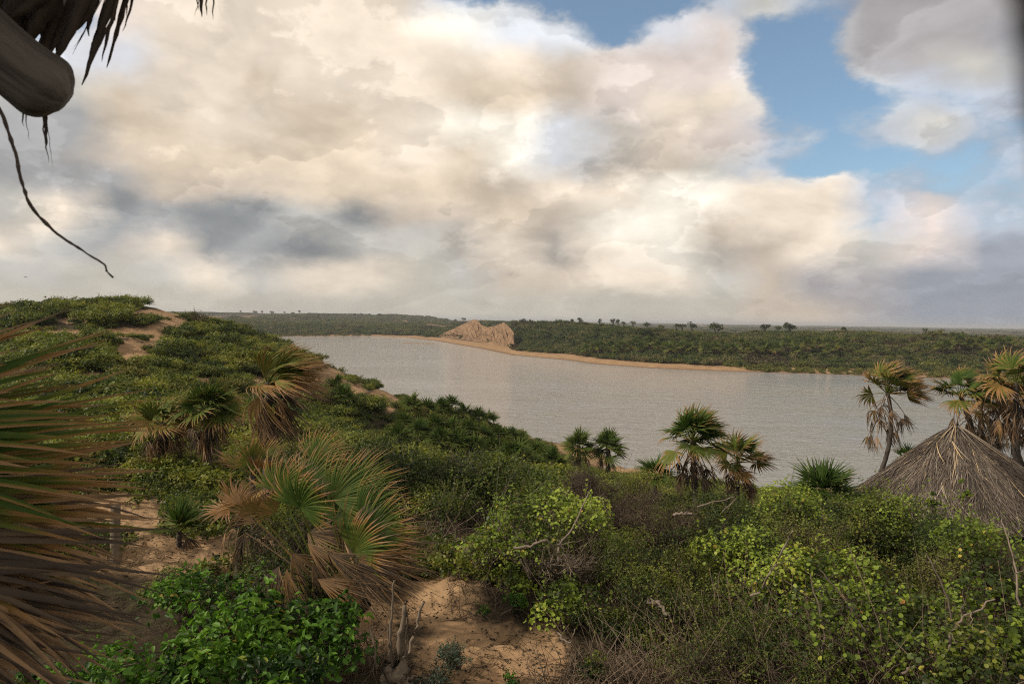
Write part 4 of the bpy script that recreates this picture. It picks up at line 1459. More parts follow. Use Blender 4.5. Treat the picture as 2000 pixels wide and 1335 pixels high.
# ------------------------------------------------------------------ foreground shrubs, one by one
def shrub(label, px, pyt, Y, wpx, mat, seed, lsize=.05, nleaf=5000, shape='rhomb', hpx=None, depth=1.0, nlobe=16, nstem=10, ntwig=220, stem_mat='stem', up=.4,
          rough=.75, cat='shrub', group=None, stem_r=.018, fill=.25, name='shrub', base=None, spread=.72):
    R = wpx / 2 / FPX * Y
    top = P(px, pyt, Y)
    g = gz(top[0], Y)
    H = (top[2] - g) if hpx is None else hpx / FPX * Y
    H = max(H, .3)
    e = empty(name, (top[0], Y, top[2] - H), label, cat, group)
    ld, tw = shrub_parts(seed, R, H * 1.08, nleaf, lsize, shape, nlobe=nlobe, nstem=nstem, ntwig=ntwig, up=up, rough=rough, fill=fill, stem_r=stem_r, elong=(1, depth), spread=spread)
    link('foliage', build_mesh('foliage', *ld), M[mat], e)
    link('branches', build_mesh('branches', *tw), M[stem_mat], e)
    return e


# dense dark bushes in the middle distance
shrub('large dark green leafy bush right behind the central palm', 800, 850, 19, 250, 'dark', 501, .08, 8500, nlobe=26, depth=.9)
shrub('rounded dark green bush between the big leafy bush and the brown thicket', 940, 875, 18.5, 210, 'dark', 502, .08, 6500, nlobe=22, depth=.8)
shrub('olive green bush rising behind the top of the central palm', 640, 850, 20.5, 220, 'mid', 503, .08, 5500, nlobe=18)
shrub('bare grey topped bush on the crown of the dark thicket', 905, 858, 20.5, 170, 'brownleaf', 504, .035, 1800, nlobe=12, ntwig=500, stem_mat='greytwig')
shrub('small dark bush under the right side of the dark thicket', 860, 950, 17, 190, 'mid', 505, .07, 3200, nlobe=14)
# brown thickets
shrub('reddish brown leafless thicket left of the low palms in the middle', 1150, 893, 20, 210, 'brownleaf', 511, .03, 2500, nlobe=16, ntwig=1500, stem_mat='twig', stem_r=.02)
shrub('brown twiggy thicket behind the light green round leaved bush', 1230, 935, 16.5, 190, 'brownleaf', 512, .03, 3000, nlobe=14, ntwig=1100, stem_mat='twig')
shrub('brownish thicket above the left end of the green shrub bank', 1300, 950, 14.5, 200, 'brownleaf', 513, .03, 5000, nlobe=14, ntwig=1000, stem_mat='twig')
shrub('green and brown bush in front of the small low palm', 1240, 905, 21, 120, 'mid', 514, .045, 3500)
# the light green bush with round leaves
shrub('light green round leaved bush with bare crooked stems beside the sandy path', 1045, 950, 13.2, 230, 'round', 521, .066, 2300, 'round', nlobe=16, ntwig=260, up=.6, stem_mat='greytwig', fill=.2, stem_r=.024)
shrub('taller light green round leaved bush right of the first one', 1150, 932, 13.6, 190, 'round', 522, .064, 1900, 'round', nlobe=13, ntwig=240, up=.6, stem_mat='greytwig', fill=.2, stem_r=.022)
shrub('low light green bush at the foot of the round leaved bush', 960, 1040, 13.4, 150, 'round', 523, .06, 900, 'round', nlobe=10, up=.5, stem_mat='greytwig')
shrub('tangled grey stemmed bush under the round leaved bush', 1130, 1040, 12.4, 240, 'brownleaf', 524, .04, 1600, nlobe=12, ntwig=500, stem_mat='greytwig', stem_r=.024)
shrub('small yellow green plant on the edge of the sandy path', 1010, 1110, 12.2, 100, 'round', 525, .06, 300, 'round', nlobe=6, ntwig=60)
shrub('little bright green plant standing alone on the sandy path', 1000, 1160, 11.6, 70, 'bright', 526, .07, 260, 'ovate', nlobe=5, ntwig=40)
shrub('tiny green seedling left of the little plant on the path', 940, 1180, 11.8, 55, 'bright', 527, .06, 130, 'ovate', nlobe=4, ntwig=20)
shrub('sprawling yellow green shrub low on the slope right of the path', 1120, 1150, 11.2, 190, 'round', 528, .062, 1300, 'round', nlobe=12, ntwig=150)
shrub('sprawling green shrub where the path meets the dark bank', 1210, 1190, 10.6, 200, 'mid', 529, .06, 1900, 'ovate', nlobe=12, ntwig=150)
# the bank of shrubs on the right
RS = [('bright lime clump at the left of the shrub bank', 1440, 975, 12.4, 170, 'round', .075, 1600, 'round'),
      ('mid green shrub under the reddish thicket', 1290, 1030, 12.3, 220, 'mid', .055, 4200, 'ovate'),
      ('dark leafy shrub below the bright lime clump', 1330, 1110, 10.6, 240, 'mid', .06, 3600, 'ovate'),
      ('green shrub behind the bright lime clump, below the ragged palm', 1400, 938, 15, 210, 'mid', .055, 4000, 'round'),
      ('yellow green shrub below the low dark palm', 1560, 948, 14.5, 220, 'round', .065, 3200, 'round'),
      ('olive shrub along the skyline of the bank at the foot of the curved palm', 1680, 950, 15, 220, 'mid', .06, 4000, 'round'),
      ('mixed green shrub in front of the left eave of the thatched roof', 1770, 950, 14.5, 210, 'round', .06, 3400, 'round'),
      ('dark green shrub right under the thatched roof', 1880, 975, 13, 190, 'dark', .05, 6500, 'rhomb'),
      ('yellow tipped shrub at the right edge under the roof eave', 1975, 985, 11, 250, 'round', .07, 1600, 'round'),
      ('reddish twiggy shrub in the middle of the bank', 1600, 990, 12.5, 200, 'olive', .05, 3600, 'rhomb'),
      ('round leaved shrub in the centre of the bank', 1520, 1040, 10.6, 220, 'round', .075, 1900, 'round'),
      ('large leaved yellow green shrub right of the centre of the bank', 1690, 1030, 10.0, 230, 'round', .08, 1900, 'round'),
      ('brown and green tangle between the dark shrub and the large leaved shrub', 1790, 1060, 10.5, 200, 'olive', .05, 3000, 'ovate'),
      ('bright green shrub at the right edge halfway down', 1940, 1090, 8.6, 230, 'round', .085, 1500, 'round'),
      ('leggy shrub with yellow leaves over the dark hollow', 1660, 1130, 8.4, 260, 'round', .075, 900, 'round'),
      ('dark shrub filling the hollow left of the leggy shrub', 1460, 1150, 9.2, 240, 'dark', .055, 3000, 'ovate'),
      ('shadowy shrub at the lower right corner', 1900, 1200, 7.0, 260, 'mid', .065, 1300, 'round'),
      ('sparse large leaved shrub above the lower right corner', 1820, 1130, 7.8, 200, 'round', .08, 600, 'round'),
      ('low dark shrub at the bottom edge right of the middle', 1560, 1240, 7.9, 240, 'dark', .055, 1500, 'ovate'),
      ('brown leaved shrub at the bottom edge below the fallen branch', 1380, 1240, 8.4, 220, 'olive', .05, 1300, 'ovate')]
for i, (lb, px, pt, Y, w, mt, ls, nl, shp) in enumerate(RS):
    shrub(lb, px, pt, Y, w * 1.12, mt, 540 + i, ls * .80, int(nl * 1.45), shp, nlobe=13, nstem=12, ntwig=520, stem_mat='twig', up=.5, stem_r=.016, group='shrubs of the bank on the right')

# bottom left: broad leaved bright green shrubs
BL = [('bright broad leaved shrub at the bottom beside the dead stump', 620, 1160, 9.0, 230, .12, 900),
      ('bright broad leaved shrub in the middle of the lower left clump', 470, 1160, 8.8, 260, .125, 1000),
      ('broad leaved shrub at the top of the lower left clump, below the sand patch', 400, 1110, 10.2, 220, .10, 900),
      ('broad leaved shrub at the bottom edge next to the big brown blades', 350, 1230, 7.8, 260, .12, 900),
      ('low broad leaved shrub on the bottom edge between the clump and the stump', 540, 1250, 7.9, 240, .12, 800),
      ('shaded green shrub under the brown blades in the lower left corner', 150, 1270, 7.0, 320, .11, 900)]
for i, (lb, px, pt, Y, w, ls, nl) in enumerate(BL):
    shrub(lb, px, pt, Y, w, 'bright', 600 + i, ls, nl, 'ovate', nlobe=12, nstem=9, ntwig=120, up=.55, group='broad leaved shrubs at the lower left')
shrub('fine leaved green shrub between the sand patch and the broad leaved clump', 520, 1105, 10.9, 260, 'mid', 620, .045, 2600, nlobe=12)
shrub('fine leaved low shrub right under the sand patch', 340, 1120, 10.8, 200, 'mid', 621, .045, 1800, nlobe=10, hpx=60)
shrub('blue green low plant on the sand right of the dead stump', 885, 1262, 9.6, 110, 'blue', 622, .04, 700, nlobe=8, hpx=34, cat='plant', name='low_plant')
shrub('blue green creeper at the bottom edge right of the stump', 840, 1310, 9.1, 110, 'blue', 623, .04, 600, nlobe=8, hpx=30, cat='plant', name='low_plant')
shrub('small green sprig at the bottom edge of the path', 1000, 1305, 9.2, 60, 'bright', 624, .05, 120, 'ovate', nlobe=4, ntwig=25, cat='plant', name='low_plant')
shrub('small leafy plant in the dry brush at the bottom', 1170, 1265, 9.0, 110, 'mid', 625, .06, 300, 'ovate', nlobe=5, ntwig=40)
shrub('shadowed undergrowth beneath the central palm', 640, 1110, 10.9, 240, 'dark', 626, .045, 2600, nlobe=12, hpx=70, ntwig=300, stem_mat='twig')
shrub('dark tangle of undergrowth behind the central palm', 560, 1000, 12.6, 230, 'dark', 627, .045, 3000, nlobe=12, hpx=110, ntwig=400, stem_mat='twig')


# bare twig thickets: tangles of thin stems
def twig_tangle(label, px, py, Y, wpx, hpx, n, seed, mat='brush', r=.006, depth=1.0, cat='brush'):
    rs = np.random.RandomState(seed)
    n = int(n * .55)
    r = r * 1.35
    R = wpx / 2 / FPX * Y
    H = hpx / FPX * Y
    c = gp(px, py, Y)
    e = empty('dry_brush', c, label, cat)
    K = 7
    a = rs.rand(n) * 6.28
    q = np.sqrt(rs.rand(n))
    b0 = np.stack([np.cos(a) * q * R, np.sin(a) * q * R * depth, np.zeros(n)], 1)
    b0[:, 2] = ground_z(b0[:, 0] + c[0], b0[:, 1] + c[1]) - c[2] - .03
    d = norm(rs.normal(size=(n, 3)) * np.array([1, 1, .35]) + np.array([0, 0, .75]))
    ln = H * rs.uniform(.5, 1.3, n)
    s = np.linspace(0, 1, K)
    crv = rs.normal(size=(n, 3)) * .8
    pth = b0[:, None] + ln[:, None, None] * (d[:, None] * s[None, :, None] + crv[:, None] * (s ** 2)[None, :, None] * .5)
    pth = pth + np.cumsum(rs.normal(size=(n, K, 3)) * .045 * H, 1) * .6
    floor = ground_z(pth[..., 0] + c[0], pth[..., 1] + c[1]) - c[2] + .01
    pth[..., 2] = np.where(s[None] > .1, np.maximum(pth[..., 2], floor), pth[..., 2])
    rr = r * rs.uniform(.5, 1.5, (n, 1)) * np.linspace(1, .35, K)[None]
    V, F = tubes(pth, rr, 3)
    link('stems', build_mesh('stems', V, [F]), M[mat], e)
    m = n * 2
    i = rs.randint(0, n, m)
    p = pth[i, rs.randint(3, K, m)] + rs.normal(size=(m, 3)) * .02
    V, F = leaves(p, norm(rs.normal(size=(m, 3))), rs.uniform(.015, .04, m), 'rhomb', rs)
    link('dry_leaves', build_mesh('dry_leaves', V, [F], {'tint': ('FACE', rs.rand(m))}), M['brownleaf'], e)


twig_tangle('tangle of thin brown dead twigs at the bottom right of the sandy path', 1180, 1310, 9.0, 260, 95, 700, 71)
twig_tangle('dry brush covering the ground below the green bank', 1360, 1290, 8.8, 260, 120, 800, 72)
twig_tangle('dark dry brush in the shaded hollow at the bottom right', 1600, 1320, 8.2, 300, 170, 800, 73)
twig_tangle('dead stems standing in the lower right corner', 1860, 1330, 7.6, 300, 220, 600, 74, r=.008)
twig_tangle('dead twigs lying beside the path below the round leaved bush', 960, 1130, 12.3, 190, 50, 320, 75, r=.005)
twig_tangle('dry grassy twigs around the foot of the dead stump', 720, 1300, 9.5, 170, 55, 300, 76, r=.005)
twig_tangle('dry stems among the leaves between the stump and the broad leaved shrubs', 660, 1210, 10.0, 150, 50, 260, 77, r=.005)
twig_tangle('brown tangle in the shade of the green bank above the dark hollow', 1480, 1180, 9.8, 260, 130, 600, 78, r=.007)
twig_tangle('dead twigs under the tangled grey stemmed bush', 1180, 1130, 11.8, 220, 70, 500, 79, r=.006)
twig_tangle('grey dead branches behind the brown thicket at the middle', 905, 990, 17.2, 240, 90, 500, 80, 'greytwig', r=.008)


# fallen leaves, bits of stalk and twigs over the sand
def litter():
    rs = np.random.RandomState(88)
    n = 16000
    Y = 8 * (24 / 8) ** rs.rand(n)
    X = rs.uniform(-.75, .45, n) * Y
    keep = fbm(X / 1.1, Y / 1.1, 91) + .35 * rs.rand(n) > .12
    X, Y = X[keep], Y[keep]
    n = len(X)
    p = np.stack([X, Y, ground_z(X, Y) + .012], 1)
    V, F = leaves(p, norm(rs.normal(size=(n, 3)) * .35 + np.array([0, 0, 1])), rs.uniform(.02, .07, n), 'rhomb', rs)
    a = rs.rand(n // 2) * 6.28
    L = rs.uniform(.05, .3, n // 2)
    q = p[:n // 2]
    d = np.stack([np.cos(a) * L, np.sin(a) * L, rs.uniform(-.02, .06, n // 2)], 1)
    mid = q + d * .5 + rs.normal(size=q.shape) * .015
    V2, F2 = tubes(np.stack([q, mid, q + d], 1), np.full((n // 2, 3), .0035), 3)
    t = np.concatenate([rs.rand(n), rs.rand(len(F2)) * .8])
    o = link('leaf_litter', build_mesh('leaf_litter', np.concatenate([V, V2]), [np.concatenate([F, F2 + len(V)])], {'tint': ('FACE', t)}), M['brownleaf'])
    tag(o, 'brown fallen leaves and twigs strewn over the sand', kind='stuff')


litter()


# crooked pale branches that stand out
def branch(label, pts, r0, r1, mat='greytwig', seed=0, name='bare_branch', forks=3):
    rs = np.random.RandomState(seed)
    Q = np.array([P(*q) for q in pts])
    org = Q[0].copy()
    n = 14
    t = np.linspace(0, len(Q) - 1, n)
    path = np.stack([np.interp(t, np.arange(len(Q)), Q[:, k]) for k in range(3)], 1) - org
    path += rs.normal(size=path.shape) * r0 * .5
    V, F = tubes([path], [np.linspace(r0, r1, n)], 6)
    o = empty(name, org, label, 'branch')
    r0, r1 = r0 * .8, r1 * .7
    link('limb', build_mesh('limb', V, [F], None, True), M[mat], o)
    for k in range(forks):
        i = rs.randint(4, n - 2)
        a = path[i]
        d = norm(path[i + 1] - path[i - 1] + rs.normal(size=3) * 1.0 * np.linalg.norm(path[i + 1] - path[i - 1]))
        ln = np.linalg.norm(path[-1]) * rs.uniform(.2, .4)
        s = np.linspace(0, 1, 6)[:, None]
        V, F = tubes([a + d * s * ln + rs.normal(size=(6, 3)) * ln * .04], [np.linspace(r1 * 1.1, r1 * .4, 6)], 5)
        link('side_twig', build_mesh('side_twig', V, [F]), M[mat], o)
    return o


branch('pale bent branch resting in the tangled bush beside the path', [(1000, 1068, 12.0), (1040, 1065, 11.9), (1062, 1052, 11.8), (1085, 1070, 11.9), (1075, 1110, 12.0)], .028, .015, seed=1)
branch('pale forked branch under the light green bush', [(1085, 1100, 11.9), (1095, 1060, 12), (1120, 1030, 12.2), (1150, 960, 12.8)], .026, .012, seed=2)
branch('crooked pale branch on the left slope of the green bank', [(1360, 990, 11.2), (1400, 978, 11.3), (1440, 970, 11.4), (1410, 1000, 11.2)], .016, .008, seed=3)
branch('short pale limb lying left of the green bank', [(1315, 1003, 11.6), (1335, 1002, 11.5), (1352, 1003, 11.5)], .026, .02, seed=4, forks=0)
branch('bent grey branch in the centre of the green bank', [(1465, 1165, 8.8), (1485, 1155, 8.7), (1510, 1110, 8.6), (1535, 1060, 8.6), (1548, 1035, 8.6)], .016, .009, seed=5)
branch('pale stick lying in the shade at the bottom right', [(1762, 1315, 7.4), (1790, 1298, 7.5), (1825, 1280, 7.6)], .016, .010, seed=6, forks=0)
branch('long forked stem rising over the dark hollow', [(1850, 1330, 7.4), (1855, 1240, 7.5), (1880, 1205, 7.5), (1945, 1170, 7.5)], .02, .009, seed=7)
branch('arching grey stem left of the long forked stem', [(1860, 1212, 7.6), (1845, 1150, 7.7), (1820, 1100, 7.8), (1808, 1080, 7.9)], .012, .006, 'stem', seed=8)
branch('thin upright stems in the heart of the bank', [(1600, 1330, 8), (1612, 1240, 8.1), (1596, 1170, 8.3), (1580, 1120, 8.5)], .018, .008, 'stem', seed=9)
branch('leaning stem beside the dark hollow', [(1690, 1230, 8.2), (1650, 1170, 8.4), (1600, 1110, 8.6)], .012, .007, 'stem', seed=10)
branch('leaning grey stems at the right of the bare hollow', [(1990, 1180, 7.2), (1985, 1110, 7.3), (1965, 1040, 7.5), (1955, 1010, 7.6)], .012, .006, seed=11)
branch('weathered broken dead branch lying on the slope below the green shrubs', [(1268, 1168, 10.2), (1285, 1180, 10.1), (1302, 1192, 10.0), (1315, 1212, 9.9)], .045, .016, seed=12, forks=2)
branch('bent thin stem crossing the path edge at the bottom', [(1090, 1235, 9.6), (1100, 1250, 9.5), (1115, 1254, 9.4), (1123, 1228, 9.4)], .014, .008, seed=13)


# ------------------------------------------------------------------ dead stump with sticks
def stump():
    rs = np.random.RandomState(6)
    base = gp(775, 1318, 9.0)
    e = empty('dead_stump', base, 'grey dead stump with several upright broken stems beside the sandy path', 'stump')
    n = 10
    z = np.linspace(-.1, .34, n)
    V, F = tubes([np.stack([rs.normal(size=n) * .02, rs.normal(size=n) * .02, z], 1)], [np.interp(z, [-.1, .1, .34], [.19, .17, .12]) * (1 + .10 * rs.normal(size=n))], 18)
    V += rs.normal(size=V.shape) * .006
    link('bole', build_mesh('bole', V, [F], None, True), M['post'], e)
    ST = [((760, 1290), (770, 1130), .022, .014), ((778, 1290), (792, 1172), .042, .030), ((790, 1285), (797, 1190), .018, .010), ((795, 1280), (828, 1172), .022, .017),
          ((735, 1300), (725, 1222), .030, .010), ((765, 1300), (757, 1225), .020, .012)]
    for (ax, ay), (bx, by), r0, r1 in ST:
        A, B = P(ax, ay, 9.0) - base, P(bx, by, 9.05) - base
        s = np.linspace(0, 1, 12)[:, None]
        path = A * (1 - s) + B * s + rs.normal(size=(12, 3)) * .010
        V, F = tubes([path], [np.linspace(r0, r1, 12) * (1 + .12 * rs.normal(size=12))], 7)
        link('broken_stem', build_mesh('broken_stem', V, [F]), M['post'], e)
    for k in range(5):
        a = rs.rand() * 6.28
        s = np.linspace(0, 1, 7)[:, None]
        path = np.array([0, 0, .08]) + s * np.array([math.cos(a), math.sin(a), -.12]) * rs.uniform(.3, .5) + rs.normal(size=(7, 3)) * .012
        V, F = tubes([path], [np.linspace(.05, .014, 7)], 6)
        link('root', build_mesh('root', V, [F], None, True), M['post'], e)


stump()


def post():
    base = gp(226, 1050, 13.2)
    top = P(226, 985, 13.2)
    s = np.linspace(0, 1, 14)[:, None]
    rs = np.random.RandomState(2)
    path = s * (top - base) + rs.normal(size=(14, 3)) * .006
    path[0, 2] -= .2
    V, F = tubes([path], [np.linspace(.10, .085, 14) * (1 + .05 * rs.normal(size=14))], 9)
    n = len(V)
    V = np.concatenate([V, [path[-1]]])
    F3 = [(n - 9 + i, n - 9 + (i + 1) % 9, n) for i in range(9)]
    o = link('wooden_post', build_mesh('wooden_post', V, [F, F3]), M['post'], None, tuple(base))
    tag(o, 'short weathered wooden post standing in the sand at the left', 'post')


post()


# fallen dry fronds on the sand
def fronds():
    rs = np.random.RandomState(9)
    L = [(325, 1080, 13.6, 250, .42, 'grey bunch of dry palm leaf lying alone on the sand patch'), (285, 1055, 14, 265, .35, 'small dry frond on the sand right of the wooden post'),
         (430, 1065, 13.3, 215, .6, 'pale dry frond spread at the right of the sand patch'), (400, 1080, 13.2, 235, .55, 'tan fallen frond at the front of the sand patch'),
         (490, 1045, 12.8, 30, .6, 'pale upturned dry frond between the sand patch and the central palm'), (455, 1050, 12.9, 150, .5, 'dry frond lying left of the upturned pale frond'),
         (520, 1070, 12.2, 300, .5, 'brown dry frond at the foot of the central palm, left side'), (545, 1105, 10.2, 262, .62, 'long grey frond hanging over the fine leaved shrub'),
         (530, 1030, 12.4, 340, .5, 'dry frond half under the central palm')]
    for px, py, Y, ang, ln, lb in L:
        p = gp(px, py, Y, .16)
        if 'hanging' in lb:
            p = P(px, py, Y)
        a = math.radians(ang)
        V, F, dr, _ = fan_blade(rs, ln, 24, rs.uniform(50, 100), (math.cos(a), -.25, math.sin(a) * .6), (0.1, -.5, .9), WIND * .2, .35, dry0=.78 + rs.uniform(-.1, .15), dryt=.1, K=8, curl=.3, join=.2, wf=2.0, mess=2.2)
        V2, F2 = tubes([[(-math.cos(a) * .3, .1, -.05), (0, 0, 0)]], [[.012, .009]], 5)
        if 'hanging' not in lb:
            V[:, 2] = np.maximum(V[:, 2], -.14)
        me = build_mesh('dry_frond', np.concatenate([V, V2]), [np.concatenate([F, F2 + len(V)])], {'dry': ('POINT', np.concatenate([dr, np.full(len(V2), .9)]))})
        tag(link('dry_frond', me, M['palm'], None, tuple(p)), lb, 'palm frond')


fronds()


# ------------------------------------------------------------------ thatched hut roof
def hut():
    rs = np.random.RandomState(12)
    ap = P(1866, 834, 25)
    H, R = 2.85, 3.05
    g = gz(ap[0], ap[1])
    e = empty('thatched_hut', (ap[0], ap[1], g), 'hut with a steep shaggy grey palm thatch roof by the water at the right', 'hut')
    zt = ap[2] - g

    def surf(a, t, off=0.0):
        r = R * t + off * .6
        z = zt - H * (t ** 1.08) + off
        wob = (1 + .03 * np.sin(a * 3 + 1) + .02 * np.sin(a * 7)) * (1 + .32 * smooth(np.cos(a), -.1, .8))
        return np.stack([np.cos(a) * r * wob, np.sin(a) * r * wob, z], -1)
    na, nt = 64, 14
    A, Tt = np.meshgrid(np.linspace(0, 2 * np.pi, na, endpoint=False), np.linspace(.01, 1, nt), indexing='ij')
    V = surf(A, Tt).reshape(-1, 3)
    idx = np.arange(na * nt).reshape(na, nt)
    b_ = np.roll(idx, -1, 0)
    F = np.stack([idx[:, :-1], idx[:, 1:], b_[:, 1:], b_[:, :-1]], -1).reshape(-1, 4)
    link('roof_shell', build_mesh('roof_shell', V, [F], {'tint': ('POINT', np.full(len(V), .15))}), M['thatch'], e)
    n = 24000
    a = rs.rand(n) * 2 * np.pi
    t0 = np.sqrt(rs.rand(n)) * .93
    ln = rs.uniform(.12, .34, n)
    K = 5
    s = np.linspace(0, 1, K)
    tt = np.clip(t0[:, None] + ln[:, None] * s[None], .005, 1.06)
    da = rs.normal(size=n) * .15 + .05
    aa = a[:, None] + da[:, None] * s[None] / (tt + .25)
    lift = (.10 * fbm(np.cos(a) * 3 + 7, np.sin(a) * 3 + t0 * 6, 140, 3) * (t0 > .1) + rs.uniform(.01, .10, n))[:, None] + .06 * s[None] ** 2 * rs.uniform(-.3, 1.2, (n, 1))
    Cc = surf(aa, tt, lift)
    wd = rs.uniform(.005, .015, n)[:, None, None] * np.array([.7, 1, 1, .8, .25])[None, :, None]
    tan = np.stack([-np.sin(aa), np.cos(aa), np.zeros_like(aa)], -1)
    up = np.array([0, 0, 1.0]) * rs.uniform(-.8, .8, (n, 1, 1))
    sd = norm(tan + up)
    V = np.stack([Cc - sd * wd, Cc + sd * wd], 2).reshape(-1, 3)
    idx = np.arange(n * K * 2).reshape(n, K, 2)
    F = np.stack([idx[:, :-1, 0], idx[:, :-1, 1], idx[:, 1:, 1], idx[:, 1:, 0]], -1).reshape(-1, 4)
    tint = np.clip(rs.beta(1.5, 2.9, n) + .12 * np.sin(a * 9 + t0 * 5), 0, 1)
    tint = np.where((rs.rand(n) < .03) & (t0 < .55), 1.0, tint)
    o = link('thatch', build_mesh('thatch', V, [F], {'tint': ('POINT', np.repeat(tint, K * 2))}), M['thatch'], e)
    o['kind'] = 'stuff'
    # pale ribs of palm stalk that show on the upper slope
    for k in range(14):
        a0 = rs.uniform(-3.1, 0.2)
        t1 = np.linspace(0.02, rs.uniform(.35, .75), 8)
        aa = a0 + np.linspace(0, rs.normal() * .12, 8)
        pth = surf(aa, t1, .09 + .02 * rs.rand())
        V, F = tubes([pth], [np.linspace(.011, .005, 8)], 4)
        link('stalk', build_mesh('stalk', V, [F], {'tint': ('POINT', np.full(len(V), rs.uniform(.7, .98)))}), M['thatch'], e)
    # tied tuft at the peak
    n = 160
    a = rs.rand(n) * 6.28
    d = norm(np.stack([np.cos(a) * .8, np.sin(a) * .8, rs.uniform(-1.0, .9, n)], 1))
    s = np.linspace(0, 1, 4)
    pth = np.array([0, 0, zt - .02]) + rs.uniform(.12, .4, n)[:, None, None] * (d[:, None] * s[None, :, None] + np.array([0, 0, -.7]) * (s ** 2)[None, :, None])
    V, F = tubes(pth, np.full((n, 4), .009) * np.array([1, .9, .7, .3]), 3)
    link('peak_tuft', build_mesh('peak_tuft', V, [F], {'tint': ('POINT', np.repeat(rs.rand(n) * .7, 12))}), M['thatch'], e)
    for k in range(6):
        a0 = k / 6 * 6.28
        x, y = math.cos(a0) * R * .78, math.sin(a0) * R * .78
        V, F = tubes([[(x, y, -.3), (x, y, 1), (x, y, zt - H * .8)]], [[.07, .065, .06]], 7)
        link('roof_post', build_mesh('roof_post', V, [F]), M['trunk'], e)


hut()
# creeper in front of the roof
shrub('small climbing sprig of green leaves against the thatched roof', 1885, 905, 21, 26, 'round', 651, .075, 90, 'round', nlobe=4, ntwig=30, hpx=110, nstem=3)
shrub('leafy shoot standing up before the middle of the thatched roof', 1830, 905, 20, 32, 'mid', 652, .07, 150, 'round', nlobe=4, ntwig=30, hpx=120, nstem=3)


